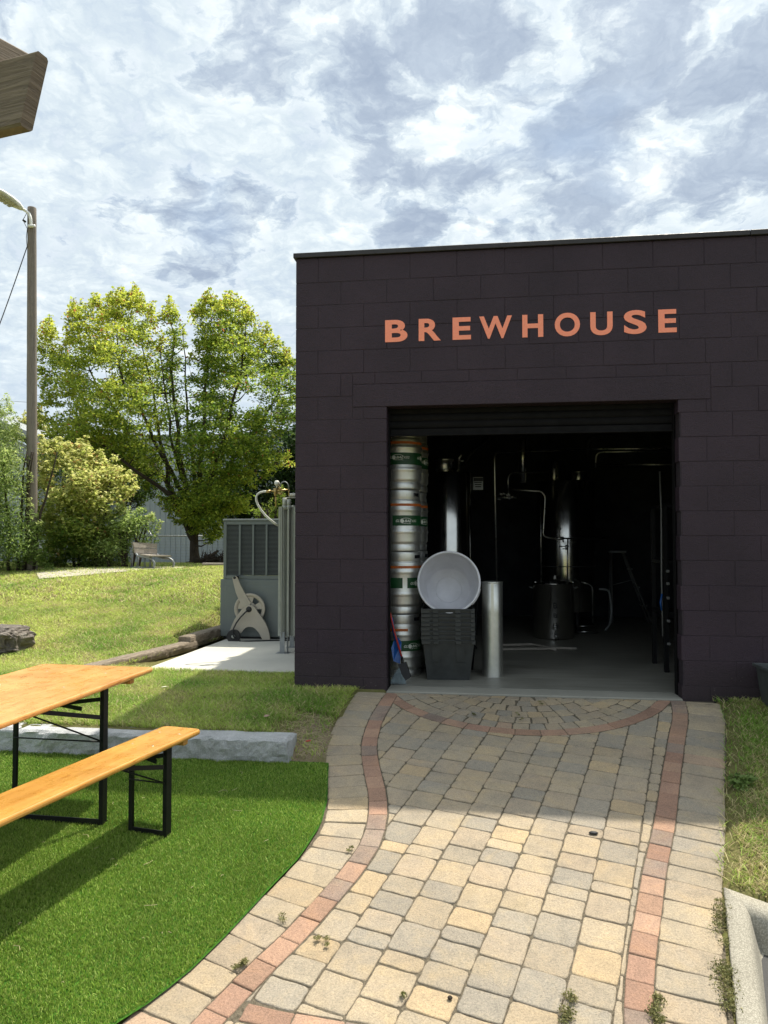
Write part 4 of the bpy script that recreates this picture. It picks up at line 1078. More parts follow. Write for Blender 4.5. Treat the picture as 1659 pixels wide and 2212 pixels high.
pipe('drain_hose', 'grey hose hanging in a long loop and running to the right wall', [c2(860, 1322, 9.7), c2(940, 1326, 9.7), c2(962, 1480, 9.7), c2(950, 1600, 9.6), c2(910, 1650, 9.5)], .013, 'hose_white', 'hose')
bpy.data.objects['drain_hose'].data.materials[0] = M['galv']
fz = lambda cx_, cy_: at_z(1061.8+cx_*.27, 915.8+cy_*.27, .018)
pipe('floor_hose', 'limp beige hose lying across the floor behind the metal tube', [fz(-40, 1770), fz(200, 1768), fz(330, 1762), fz(430, 1785), fz(515, 1806)], .017, 'far_path', 'hose')
pipe('floor_hose', 'second limp hose on the floor crossing in front of the squat pot', [fz(-40, 1806), fz(280, 1800), fz(400, 1800), fz(520, 1792), fz(680, 1797)], .015, 'far_path', 'hose')
# valve cluster
vc = thing('valve_cluster', 'small cluster of bright clamped valves on the pipework', 'valve', c2(135, 590, 9.3))
b = MB()
for i in range(12):
    p_ = Vector((random.uniform(-.11, .07), random.uniform(-.04, .04), random.uniform(-.03, .04))); a = random.uniform(0, 3)
    b.tube([p_, p_+Vector((math.cos(a)*.05, 0, math.sin(a)*.03))], random.uniform(.008, .018), 10)
b.tube([(-.14, 0, 0), (.10, 0, .0)], .011, 8); b.tube([(0, 0, 0), (0, 0, .10)], .011, 8); b.build('body', M['pipe'], vc)
vc = thing('valve', 'butterfly valve with a ball topped lever on the kettle pipe', 'valve', c2(545, 915, 9.28))
b = MB(); b.tube([(-.05, 0, 0), (.05, 0, 0)], .022, 12); b.tube([(0, -.02, 0), (0, -.02, .11)], .005, 8); b.lathe([(0, -.02), (.018, -.01), (.018, .01), (0, .02)], c=(0, -.02, .12), n=14); b.tube([(-.03, 0, 0), (-.03, 0, -.05)], .010, 8); b.tube([(.04, 0, 0), (.045, 0, -.05)], .010, 8); b.build('body', M['pipe'], vc)
vc = thing('valve', 'small sampling valve just below the lever valve', 'valve', c2(600, 980, 9.30))
b = MB(); b.tube([(-.09, 0, 0), (.03, 0, 0)], .007, 8); b.tube([(0, 0, .02), (0, 0, -.04)], .015, 10); b.tube([(-.05, 0, -.03), (.02, 0, -.03)], .006, 8); b.build('body', M['pipe'], vc)
# A-frame ladder
la = thing('step_ladder', 'grey folding step ladder standing in the dark behind the tanks', 'ladder', at_d(1335, 1290, 11.3)); la.location.z = 0
ztop = at_d(1335, 1190, 11.3).z
b = MB(); b.box(-.13, .12, -.06, .06, ztop-.03, ztop, .004); b.build('top_step', M['galv'], la)
b = MB()
for yy in (-.05, .05):
    b.tube([(.08, yy, ztop-.03), (.47, yy*3, 0)], .017, 4); b.tube([(-.10, yy, ztop-.03), (-.11, yy*3, 0)], .015, 4)
b.split('rail', M['ladder'], la)
b = MB()
for t in (.25, .5, .75): b.box(.08+.39*t-.03, .08+.39*t+.03, -.05-.1*t, .05+.1*t, (ztop)*(1-t)-.01, ztop*(1-t)+.01)
b.tube([(-.1, 0, ztop*.52), (.22, 0, ztop*.6)], .006, 6)
b.split('rung', M['galv'], la)
# notice on the wall column
nt = thing('notice_sign', 'small framed notice with lines of print hung on the dark wall', 'sign', at_d(1032.5, 1044.5, 8.9), -YAW*0)
b = MB(); b.box(-.06, .06, -.004, .004, -.078, .078, .002); b.build('panel', M['galv'], nt)
b = MB(); b.box(-.052, .058, -.0055, -.0045, .028, .070); 
for i, z in enumerate((.008, -.018, -.044)): b.box(-.045+.006*i, .045-.004*i, -.0055, -.0045, z, z+.012)
b.split('printed_line', M['black'], nt)
# equipment rack with hanging hoses just inside the right jamb
rk = thing('equipment_rack', 'black steel rack with pale fittings just inside the right door jamb', 'rack', at_z(1440, 1452, 0))
o_ = rk.location.copy(); zt = 1.62
b = MB()
for dx, dy in ((0, 0), (.34, -.12), (0, .5), (.34, .5)): b.box(dx-.022, dx+.022, dy-.022, dy+.022, 0, zt, .003)
for z in (.55, 1.05, 1.6): b.box(-.02, .36, .0, .5, z, z+.03)
b.build('frame', M['black'], rk)
b = MB()
for z in (.98, .86, .72, .50, .28): b.box(.0, .03, -.05, -.024, z-.015, z+.012, .004)
b.tube([(-.04, -.04, .35), (-.045, -.04, .9), (-.04, -.04, 1.55), (-.05, -.04, 1.95)], .008, 8)
b.split('fitting', M['ladder'], rk)
b = MB(); b.tube([(-.05, -.05, .60), (-.06, -.05, .68), (-.045, -.05, .76)], .009, 8); b.build('blue_hose', M['blue_plastic'], rk)
# back wall: ducts and conduit seen faintly near the ceiling
pipe('conduit', 'dark bent conduit high on the rear wall right of the flue', [c2(770, 300, 12.3), c2(770, 140, 12.3), c2(830, 100, 12.3), c2(1450, 98, 12.3)], .05, 'dark_grey', 'conduit')
pipe('conduit', 'dark twin conduit dropping near the right end of the rear wall', [c2(1230, 460, 12.3), c2(1230, 150, 12.3), c2(1290, 110, 12.3)], .03, 'dark_grey', 'conduit')
pipe('conduit', 'dark slanting conduit near the ceiling between tank and flue', [c2(-210, 330, 12.3), c2(-170, 240, 12.3), c2(-20, 130, 12.3), c2(0, 60, 12.3)], .03, 'dark_grey', 'conduit')
hand = thing('hand_truck', 'black tubular frame leaning behind the totes', 'trolley', at_z(1020, 1447, 0))
b = MB(); b.tube([(.0, 0, 0), (.03, .02, .35), (.06, .04, .75)], .011, 8); b.tube([(-.25, .05, 0), (-.22, .07, .35), (-.19, .09, .75), (.06, .04, .75)], .011, 8); b.tube([(-.1, 0, .22), (.05, 0, .22)], .01, 8); b.split('frame_tube', M['black'], hand)
# ================================================================== BEER TABLE AND BENCH
def rrect(x, y, r, n=5):
    out = []
    for cx_, cy_, a in ((x-r, y-r, 0), (-x+r, y-r, 90), (-x+r, -y+r, 180), (x-r, -y+r, 270)):
        for i in range(n+1): t = R(a+90*i/n); out.append((cx_+r*math.cos(t), cy_+r*math.sin(t)))
    return out
def beer_set(name, label, cat, corner, rz, L, Wd, H, legin, span, mat, zg, lx=0.):
    rot = Matrix.Rotation(rz, 4, 'Z'); c = Vector(corner)-(rot @ Vector((Wd/2, L/2, 0)))
    t = thing(name, label, cat, (c.x, c.y, zg), rz)
    b = MB(); th = .028; rings = []
    for ins, z in ((.006, H-th), (.001, H-th+.006), (0, H-th/2), (.001, H-.007), (.004, H-.002), (.009, H)):
        rings.append([(x, y, z) for x, y in rrect(Wd/2-ins, L/2-ins, .035)])
    k = len(rings[0]); vs = [v for r_ in rings for v in r_]
    fs = [tuple(range(k))[::-1], tuple(range(5*k, 6*k))]+[(r_*k+i, r_*k+(i+1) % k, (r_+1)*k+(i+1) % k, (r_+1)*k+i) for r_ in range(5) for i in range(k)]
    b.add(vs, fs); b.build('top', M[mat], t)
    for s_ in (1, -1):
        b = MB(); y = s_*(L/2-legin*.42); b.box(-Wd/2+.03, Wd/2-.018, y-.022, y+.022, H-th-.032, H-th-.0005, .005); b.build('cleat', M[mat], t)
    # screws
    b = MB()
    for s_ in (1, -1):
        for xx in (-Wd*.25, Wd*.25):
            for yy in (legin*.42, legin*1.15): b.lathe([(.0, .0006), (.005, .0006), (.0055, 0)], c=(xx, s_*(L/2-yy), H+.0002), n=10)
    b.split('screw', M['pipe'], t)
    zu = H-th
    for s_ in (1, -1):
        y = s_*(L/2-legin); f = MB(); yt = y+s_*.02
        w1 = .024
        for sx_ in (1, -1):       # angle-iron legs: a face across and a flange along
            xt, xb = sx_*(span/2-.0), sx_*(span/2)
            xa, xb_ = sorted((sx_*(span/2), sx_*(span/2-w1)))
            f.box(xa, xb_, y-.003, y+.003, .0, zu-.001)
            xa, xb_ = sorted((sx_*(span/2), sx_*(span/2-.003)))
            f.box(xa, xb_, y+.0032, y+.045, .0, zu-.001)
        f.box(-span/2+.0245, span/2-.0245, y-.003, y+.003, 0, .034); f.box(-span/2+.0035, span/2-.0035, y+.0032, y+.030, 0, .003)
        o = f.build('leg_frame', M['black'], t); o.location.x = lx
        yc = y-s_*.40*(H/.78)**.7; g = MB()
        def bar(a, b_, w_, th_=.004):
            a = Vector(a); b_ = Vector(b_); d = (b_-a).normalized(); n = d.cross(Vector((1, 0, 0)) if abs(d.x) < .9 else Vector((0, 1, 0))).normalized()
            s2 = d.cross(n).normalized()*th_; n = n*w_/2
            g.add([a+n+s2, a-n+s2, b_-n+s2, b_+n+s2, a+n-s2, a-n-s2, b_-n-s2, b_+n-s2], [(0, 1, 2, 3), (7, 6, 5, 4), (0, 3, 7, 4), (1, 5, 6, 2), (0, 4, 5, 1), (3, 2, 6, 7)])
        yi = y-s_*.012
        for sx_ in (1, -1):
            bar((sx_*(span/2-.014), yi, zu*.80), (sx_*.012, yc, zu-.03), .024)
            bar((sx_*(span/2-.014), yi, zu*.935), (-sx_*span*.28, yi-s_*.010-(.008 if sx_ > 0 else 0), zu*.86), .022) 
        g.tube([(-span/2+.01, yi, zu*.62), (span/2-.01, yi, zu*.62)], .0045, 8)
        g.tube([(span/2-.012, yi-s_*.006, zu*.63), (0, yc+s_*.02, zu-.035)], .0045, 8)
        [setattr(o_.location, 'x', lx) for o_ in g.split('brace', M['black'], t)]
    return t
beer_set('beer_bench', 'narrow varnished yellow wooden bench on black folding legs', 'bench', (-1.655, 4.26, 0), R(-10.2), 2.2, .262, .508, .345, .245, 'beer_wood', -.336)
beer_set('beer_table', 'orange varnished wooden table on black folding legs', 'table', (-2.118, 4.61, 0), R(-2.0), 2.2, .80, .79, .60, .57, 'beer_orange', -.325, .11)
# ================================================================== GRANITE KERBSTONES, TIMBERS, BOULDER
def rough_block(name, label, cat, x0, x1, y0, y1, z0, z1, amp, mat, group=None, step=.022, rz=0, rx=0.):
    t = Vector(((x0+x1)/2, (y0+y1)/2, z0)); X, Y, Z = x1-x0, y1-y0, z1-z0
    nx, ny, nz = [max(2, int(s/step)) for s in (X, Y, Z)]; V = {}; vs = []; fs = []
    def vid(i, j, k):
        if (i, j, k) not in V:
            x, y, z = -X/2+X*i/nx, -Y/2+Y*j/ny, Z*k/nz
            w = Vector((x+t.x, y+t.y, z+t.z)); q_ = noise.noise(w*6)*.6+noise.noise(w*15)*.4+noise.noise(w*34)*.25
            e = (1 if j in (0, ny) else 0)+(1 if i in (0, nx) else 0)
            top = k == nz
            dy = amp*q_*(1.4 if j == 0 else -1.) if not top or j == 0 else 0
            dx = amp*.8*noise.noise(w*9+Vector((7, 0, 0)))
            dz = .004*noise.noise(w*8) if top else 0
            if top and (j in (0, ny) or i in (0, nx)): dz -= .010+.012*abs(noise.noise(w*12))
            if j == 0 and not top: y -= .010*math.sin(math.pi*k/nz)
            V[i, j, k] = len(vs); vs.append((x+dx, y+dy, z+dz))
        return V[i, j, k]
    for i in range(nx):
        for k in range(nz): fs.append((vid(i, 0, k), vid(i+1, 0, k), vid(i+1, 0, k+1), vid(i, 0, k+1))); fs.append((vid(i, ny, k), vid(i, ny, k+1), vid(i+1, ny, k+1), vid(i+1, ny, k)))
        for j in range(ny): fs.append((vid(i, j, nz), vid(i+1, j, nz), vid(i+1, j+1, nz), vid(i, j+1, nz)))
    for j in range(ny):
        for k in range(nz): fs.append((vid(0, j, k), vid(0, j, k+1), vid(0, j+1, k+1), vid(0, j+1, k))); fs.append((vid(nx, j, k), vid(nx, j+1, k), vid(nx, j+1, k+1), vid(nx, j, k+1)))
    b = MB(); b.add(vs, fs, 0, False); o = b.build(name, M[mat]); o.location = t; o.rotation_euler = (rx, 0, rz)
    return tag(o, label, cat, group)
rough_block('granite_kerbstone', 'long rough grey granite kerbstone ending at the bare soil by the path', 'kerbstone', -3.262, -1.292, 4.872, 5.075, -.30, -.046, .028, 'granite')
rough_block('granite_kerbstone', 'granite kerbstone behind the table, cut off by the left edge', 'kerbstone', -5.1, -3.285, 4.885, 5.09, -.30, -.042, .028, 'granite')
a_, b_ = Vector((-3.80, 6.85, 0)), Vector((-3.50, 8.45, 0)); d_ = b_-a_
tb = rough_block('landscape_timber', 'weathered grey timber edging the near end of the concrete pad', 'timber', -.92, .92, -.07, .07, 0, .11, .012, 'sleeper', step=.025)
tb.location = (a_+b_)/2+Vector((.02, 0, -.035)); tb.rotation_euler = (0, 0, math.atan2(d_.y, d_.x))
a_, b_ = Vector((-3.50, 8.42, .02)), Vector((-3.40, 10.0, .06)); d_ = b_-a_
tb = rough_block('landscape_timber', 'darker timber continuing the pad edge towards the grey unit', 'timber', -.80, .80, -.075, .075, 0, .15, .020, 'sleeper', step=.025)
tb.location = (a_+b_)/2+Vector((0, 0, -.05)); tb.rotation_euler = (0, 0, math.atan2(d_.y, d_.x))
def boulder(name, label, c, rx, ry, rz_, seed):
    nu, nv = 56, 32; vs = []; fs = []
    for j in range(nv+1):
        for i in range(nu):
            a = 2*math.pi*i/nu; e = math.pi*j/nv; d = Vector((math.sin(e)*math.cos(a), math.sin(e)*math.sin(a), math.cos(e)))
            p_ = Vector([math.copysign(abs(q)**.62, q) for q in d])
            w = d*1.7+Vector((seed, 0, 0)); f = 1+.20*noise.noise(w)+.12*noise.noise(w*2.3)+.05*noise.noise(w*6)+.05*(1-abs(noise.noise(w*3.1))*4)*.5
            vs.append((p_.x*rx*f, p_.y*ry*f, p_.z*rz_*f))
    for j in range(nv):
        for i in range(nu): fs.append((j*nu+i, (j+1)*nu+i, (j+1)*nu+(i+1) % nu, j*nu+(i+1) % nu))
    b = MB(); b.add(vs, fs, 0, False); o = b.build(name, M['stone']); o.location = c; return tag(o, label, 'boulder')
bc = at_d(0, 1372, 8.3); boulder('boulder', 'craggy brown boulder sitting in the grass at the left edge', (bc.x-.02, bc.y, gz(bc.x, bc.y)+.13), .33, .28, .155, 3.3)
# ================================================================== AIR CONDITIONER
hx, hy, hz = -3.33, 9.24, 1.545
ac = thing('air_conditioner', 'grey two-tier outdoor air conditioner with louvred upper half', 'air conditioner', (hx, hy, 0))
Wc, Dc, zm = 1.15, .80, .765
b = MB(); b.box(-.035, Wc, 0, Dc, .03, zm, .008)
b.build('lower_cabinet', M['hvac'], ac)
b = MB(); b.box(.035, Wc-.06, -.006, -.0005, .10, zm-.085, .002); b.build('access_panel', M['hvac'], ac)
b = MB(); b.box(0, .04, .012, Dc-.02, zm+.004, hz-.03, .003); b.box(Wc-.04, Wc, .012, Dc-.02, zm+.004, hz-.03, .003)
b.box(.0405, Wc-.0405, .012, .05, hz-.075, hz-.03, .003); b.box(.0405, Wc-.0405, .012, .05, zm+.004, zm+.05, .003)
for px_ in (517.4, 546.4, 575.4, 604.4):
    x = at_y(px_, 1200, hy).x-hx; b.box(x-.013, x+.013, .004, .03, zm+.0505, hz-.0755, .002)
b.build('upper_cabinet', M['hvac'], ac)
b = MB(); b.box(.0405, Wc-.0405, .06, Dc-.03, zm+.05, hz-.05); b.build('coil', M['hvac_dark'], ac)
b = MB(); z = zm+.06
while z < hz-.08: b.tube([(.038, .020, z), (Wc-.038, .020, z)], .0028, 5, cap=False); z += .0165
b.build('louvre', M['hvac'], ac)
b = MB(); b.box(-.01, Wc+.01, -.0, Dc+.01, hz-.030, hz, .008); b.build('top_cover', M['hvac'], ac)
b = MB(); b.box(0, Wc, .03, Dc, -.0, .03); b.build('base_rail', M['rubber'], ac)
# ================================================================== HOSE REEL CART
rc = at_z(536.5, 1384, .0)+Vector((0, -.02, 0)); reel = thing('hose_reel', 'taupe plastic hose reel cart with one black wheel, by the grey unit', 'hose reel', rc, R(5))
q_ = .00069
def rl(pts, y0, y1, bm): bm.prism([((x-600)*q_, (1240-y)*q_) for x, y in pts], y0, y1, 0, Matrix(((1, 0, 0, 0), (0, 0, 1, 0), (0, 1, 0, 0), (0, 0, 0, 1))))
arm = [(293, 100), (318, 68), (350, 60), (380, 76), (402, 118), (440, 215), (490, 310), (560, 430), (640, 560), (600, 610), (540, 610), (490, 640), (455, 560), (410, 480), (362, 370), (330, 250), (308, 160)]
legp = [(620, 588), (680, 600), (730, 640), (790, 730), (860, 820), (920, 910), (965, 1010), (995, 1120), (1008, 1222), (870, 1228), (845, 1170), (800, 1090), (740, 1020), (690, 990), (650, 984), (600, 985), (550, 1005), (505, 1050), (470, 1100), (400, 1110), (265, 1050), (300, 960), (350, 850), (420, 750), (480, 670), (540, 610)]
for y0, y1 in ((0, .03), (.30, .33)):
    b = MB(); rl(legp, y0, y1, b); b.build('side_frame', M['reel'], reel)
    b = MB(); rl(arm, y0+.031, y1+.022, b); b.build('handle_arm', M['reel'], reel)
b = MB(); b.tube([((335-600)*q_, .03, (1240-90)*q_), ((335-600)*q_, .30, (1240-90)*q_)], .018, 12); b.build('grip', M['rubber'], reel)
mx = Matrix.Translation(((615-600)*q_, 0, (1240-665)*q_)) @ Matrix.Rotation(R(90), 4, 'X')
for y in (.055, .285):
    b = MB(); rr = 287*q_
    m2 = Matrix.Translation((0, y, 0)) @ mx
    b.lathe([(rr-.045, -.008), (rr-.006, -.010), (rr, -.004), (rr, .012), (rr-.01, .014), (rr-.045, .006), (rr-.045, -.008)], n=56, M=m2)
    b.lathe([(.0, -.014), (.05, -.014), (.085, -.006), (.085, .006), (0, .01)], n=40, M=m2)
    for k in range(5):
        a = 2*math.pi*k/5+.3; hw = .36
        pts = [(.083*math.cos(a-hw), .083*math.sin(a-hw)), ((rr-.043)*math.cos(a-hw*.85), (rr-.043)*math.sin(a-hw*.85)), ((rr-.041)*math.cos(a), (rr-.041)*math.sin(a)), ((rr-.043)*math.cos(a+hw*.85), (rr-.043)*math.sin(a+hw*.85)), (.083*math.cos(a+hw), .083*math.sin(a+hw)), (.086*math.cos(a), .086*math.sin(a))]
        b.prism(pts, -.006, .005, 0, m2)
    b.build('reel_disc', M['reel'], reel)
b = MB(); b.lathe([(.07, -.27), (.07, -.07)], n=32, M=mx); b.build('reel_drum', M['rubber'], reel)
b = MB(); b.lathe([(0, .012), (.030, .012), (.037, .004), (.037, -.01)], n=24, M=mx); b.build('hub', M['rubber'], reel)
b = MB(); mw = Matrix.Translation(((352-600)*q_, -.045, (1240-1150)*q_)) @ Matrix.Rotation(R(90), 4, 'X')
b.lathe([(.026, .022), (.070, .018), (.082, .022), (.086, .012), (.086, -.018), (.08, -.022), (.03, -.022)], n=40, M=mw); b.build('wheel', M['rubber'], reel)
b = MB(); b.lathe([(0, .026), (.018, .026), (.022, .022), (.022, .0)], n=20, M=mw); b.build('wheel_cap', M['alu'], reel)
b = MB(); V_ = lambda x, y, d: ((x-600)*q_, d, (1240-y)*q_)
b.tube([V_(612, 680, -.02), V_(560, 715, -.04), (V_(480, 800, -.055)), V_(410, 900, -.07), V_(365, 1000, -.09), V_(352, 1060, -.10), V_(365, 1130, -.10), V_(420, 1200, -.09), V_(500, 1234, -.08), (.04, -.10, .012), (.15, -.07, .012), (.36, -.02, .012), (.8, .02, .012)], .0095, 8); b.build('hose', M['rubber'], reel)
# ================================================================== VAPORISER (finned aluminium columns)
vpx = thing('ambient_vaporizer', 'grey finned aluminium vaporizer columns beside the wall corner', 'vaporizer', (-2.21, 8.25, 0))
zb, ztp = .19, 1.655
for ix, (dx, dy) in enumerate(((0, 0), (.235, .02), (0, .26), (.235, .28))):
    b = MB()
    for k in range(8):
        a = R(22.5+45*k); ca_, sa_ = math.cos(a), math.sin(a); L_f = .112 if k % 2 else .104
        b.add([(dx+ca_*r_-sa_*t_, dy+sa_*r_+ca_*t_, z) for z in (zb, ztp) for r_, t_ in ((.02, -.0035), (L_f, -.0025), (L_f, .0025), (.02, .0035))], [(0, 1, 5, 4), (1, 2, 6, 5), (2, 3, 7, 6), (4, 5, 6, 7), (3, 2, 1, 0)])
        for r_ in (.055, .085):
            for sg in (-1, 1): b.add([(dx+ca_*r_-sa_*t_*sg, dy+sa_*r_+ca_*t_*sg, z) for z in (zb, ztp) for t_ in (.003, .012)], [(0, 1, 3, 2)])
    b.lathe([(.021, zb-.02), (.021, ztp+.03)], c=(dx, dy, 0), n=16)
    b.build('finned_column', M['alu'], vpx)
for dx, dy in ((-.06, -.09), (-.06, .34), (.30, .34)):
    b = MB(); b.box(dx-.0, dx+.055, dy-.003, dy+.003, .006, zb+.05); b.box(dx-.0, dx+.006, dy+.0035, dy+.05, .006, zb+.05); b.box(dx+.08, dx+.0855, dy+.004, dy+.05, .006, zb+.05)
    b.box(dx-.04, dx+.11, dy-.04, dy+.09, 0, .0055)
    b.build('leg', M['galv'], vpx)
b = MB()
for dx in (.11, .20):
    r_ = .11 if dx < .15 else .07
    b.tube([(dx, .0, zb-.005), (dx, 0, .13)]+[(dx+r_-r_*math.cos(t*math.pi/12), 0, .13-(.10)*math.sin(t*math.pi/12)*(r_/.11)) for t in range(1, 12)]+[(dx+2*r_, 0, .13), (dx+2*r_, 0, zb)], .0135, 10)
b.split('return_bend', M['alu'], vpx)
e5 = lambda x, y, d=8.42: at_d(517.6+.076*x, 1022+.076*y, d)-Vector((-2.21, 8.25, 0))
b = MB(); 
for xx, ya, yb, r_ in ((1280, 700, 960, .024), (1400, 740, 960, .024)): 
    p0, p1 = e5(xx, yb), e5(xx, ya); b.tube([(p0.x, p0.y, p0.z), (p0.x, p0.y, p1.z)], r_, 16); b.tube([(p0.x, p0.y, p0.z-.03), (p0.x, p0.y, p0.z+.015)], r_*1.25, 6)
b.tube([e5(1320, 700, 8.5), e5(1900, 700, 8.5)], .006, 8)
b.build('manifold_cap', M['alu'], vpx)
rg = thing('pressure_regulator', 'brass pressure regulator with round gauge above the finned columns', 'regulator', e5(1040, 700)+Vector((-2.21, 8.25, 0)))
e6 = lambda x, y, d=8.42: at_d(517.6+.076*x, 1022+.076*y, d)-rg.location
b = MB(); b.tube([e6(760, 525), e6(880, 520)], .017, 6); b.tube([e6(880, 515), e6(1400, 480)], .011, 10); b.tube([e6(1020, 640), e6(1022, 430)], [.018, .024], 12); b.tube([e6(1080, 560), e6(1170, 590), e6(1210, 560)], .014, 8); b.tube([e6(1110, 400), e6(1170, 450), e6(1130, 520)], .013, 8)
b.tube([e6(1400, 480), e6(1400, 640)], .008, 8); b.tube([e6(1020, 640), e6(1030, 960)], .009, 8); b.tube([e6(1200, 500, 8.46), e6(1300, 470, 8.46)], .015, 6); b.build('body', M['brass'], rg)
b = MB(); gc = e6(1062, 285); b.lathe([(0, .022), (.026, .02), (.029, .012), (.030, -.02), (.02, -.024), (0, -.024)], n=28, M=Matrix.Translation(gc) @ Matrix.Rotation(R(66), 4, 'X')); b.tube([e6(1062, 330), e6(1050, 430)], .008, 8); b.build('gauge', M['hose_white'], rg)
b = MB(); b.tube([e6(1150, 400), e6(1160, 330), e6(1210, 260), e6(1280, 240), e6(1350, 280), e6(1390, 350), e6(1405, 480)], .006, 8); b.build('sensing_tube', M['galv'], rg)
b = MB(); b.tube([e6(770, 525), e6(700, 525), e6(600, 545), e6(520, 590), e6(475, 670), e6(470, 770), e6(520, 900), e6(610, 1050), e6(720, 1190), e6(860, 1320), e6(1000, 1430), e6(1080, 1480, 8.5)], .013, 12); b.build('flexible_hose', M['hose_white'], rg)
b = MB(); b.tube([e6(1400, 620, 8.5), e6(1560, 625, 8.5), e6(2300, 560, 8.6)], .019, 12); b.build('outlet_pipe', M['hose_white'], rg)
# ================================================================== GREY BIN AT THE RIGHT WALL
bn = thing('plastic_bin', 'grey green plastic bin against the wall at the right edge', 'bin', (2.42, 6.05, -.03), R(2))
b = MB(); x0, x1, y0, y1, H = .24, .275, .17, .20, .335; th_ = .004
o4 = ((-1, -1), (1, -1), (1, 1), (-1, 1))
vs = [(a*x0, c*y0, 0) for a, c in o4]+[(a*x1, c*y1, H) for a, c in o4]+[(a*(x1-th_), c*(y1-th_), H) for a, c in o4]+[(a*(x0-th_), c*(y0-th_), th_) for a, c in o4]
b.add(vs, [(3, 2, 1, 0)]+[(j, (j+1) % 4, 4+(j+1) % 4, 4+j) for j in range(4)]+[(4+j, 4+(j+1) % 4, 8+(j+1) % 4, 8+j) for j in range(4)]+[(8+j, 8+(j+1) % 4, 12+(j+1) % 4, 12+j) for j in range(4)]+[(12, 13, 14, 15)])
b.build('body', M['bin'], bn)
b = MB(); X, Y = .295, .22
b.box(-X, X, -Y, -Y+.022, H-.016, H+.006, .003); b.box(-X, X, Y-.022, Y, H-.016, H+.006, .003); b.box(-X, -X+.022, -Y+.0225, Y-.0225, H-.016, H+.006, .003); b.box(X-.022, X, -Y+.0225, Y-.0225, H-.016, H+.006, .003)
for x in (-.20, -.07, .07, .20): b.box(x-.006, x+.006, -Y+.006, -.185, .03, H-.0165, .002)
b.build('rim', M['bin'], bn)
# ================================================================== UTILITY POLE WITH LAMP
pd = 15.; pt_ = at_d(69, 450, pd); pb_ = at_d(69.5, 1205, pd)
pole = thing('utility_pole', 'tall weathered wooden utility pole standing in the shrubs', 'utility pole', (pb_.x, pb_.y, .40))
b = MB(); n_ = 26; H = pt_.z-.40
top_ = Vector((pt_.x-pb_.x, pt_.y-pb_.y, H)); pts = [top_*(i/n_) for i in range(n_+1)]
b.tube(pts+[top_+Vector((0, 0, .012))], [.110-.026*i/n_+.003*noise.noise(Vector((0, 0, i*.9))) for i in range(n_+1)]+[.078], 28)
o = b.build('shaft', M['pole'], pole); 
q8 = lambda x, y, d=pd-.1: at_d(.3301*x, .3301*y, d)-Vector((pb_.x, pb_.y, .40))
b = MB(); b.tube([q8(205, 1490), q8(200, 1430), q8(192, 1400), q8(170, 1380), q8(140, 1362), q8(118, 1345)], .030, 12); b.build('lamp_arm', M['lamp_grey'], pole)
b = MB(); b.tube([q8(185, 1478, pd-.12), q8(228, 1478, pd-.12)], .030, 8); b.build('bracket', M['lamp_grey'], pole)
# flat cobra head leaning out towards the left and the viewer
hA = q8(145, 1368); hB = q8(-60, 1235, pd-.9); ax = (hB-hA).normalized(); sd_ = ax.cross(Vector((0, 0, 1))).normalized(); up_ = sd_.cross(ax).normalized(); LL = (hB-hA).length
def loft(sections, bm):
    k = 12; vs = []; fs = []
    for (t, wd, hu, hd_) in sections:
        for j in range(k):
            a = 2*math.pi*j/k; c_, s_ = math.cos(a), math.sin(a); vs.append(hA+ax*(t*LL)+sd_*(wd*math.copysign(abs(c_)**.7, c_))+up_*((hu if s_ > 0 else hd_)*math.copysign(abs(s_)**.7, s_)))
    for i in range(len(sections)-1):
        for j in range(k): fs.append((i*k+j, i*k+(j+1) % k, (i+1)*k+(j+1) % k, (i+1)*k+j))
    fs += [tuple(range(k))[::-1], tuple(range((len(sections)-1)*k, len(sections)*k))]; bm.add(vs, fs, 0, True)
b = MB(); loft([(0, .04, .03, .03), (.06, .07, .04, .035), (.25, .13, .055, .04), (.5, .165, .06, .04), (.85, .17, .05, .035), (.97, .12, .035, .03), (1, .05, .02, .02)], b); b.build('lamp_head', M['lamp_grey'], pole)
b = MB()
for t in (.30, .42, .54, .66, .78):
    for s_ in (-1, 1): 
        c_ = hA+ax*(t*LL)+sd_*(s_*.07)-up_*.045
        b.add([c_+ax*a*.035+sd_*e*.055-up_*h for h in (0, .008) for a, e in ((-1, -1), (1, -1), (1, 1), (-1, 1))], [(0, 1, 2, 3), (4, 7, 6, 5), (0, 4, 5, 1), (1, 5, 6, 2), (2, 6, 7, 3), (3, 7, 4, 0)])
b.split('lens', M['lamp_lens'], pole)
b = MB(); b.tube([q8(180, 1500), q8(165, 1470), q8(150, 1440), q8(175, 1395)], .006, 6); b.tube([q8(178, 1500, pd-.05), q8(172, 1560), q8(178, 1620)], .007, 6); b.tube([q8(150, 1440), q8(168, 1452)], .02, 8); b.build('wiring', M['rubber'], pole)
pa = at_d(58.5, 533, pd-.02); pb2 = at_d(-140, 1010, 13.)
b = MB(); b.tube([(pa.lerp(pb2, t/14)+Vector((0, 0, -.55*math.sin(math.pi*t/14)*.5)))-pa for t in range(15)], .010, 6); o = b.build('drop_cable', M['rubber']); o.location = pa; tag(o, 'thin dark cable sagging from the pole out of the left edge', 'cable')
pa = at_d(-60, 861, 34); pb2 = at_d(62, 869, 30); 
b = MB(); b.tube([pa-pa, pb2-pa], .008, 6); o = b.build('distant_wire', M['galv']); o.location = pa; tag(o, 'faint distant overhead wire left of the pole', 'wire')
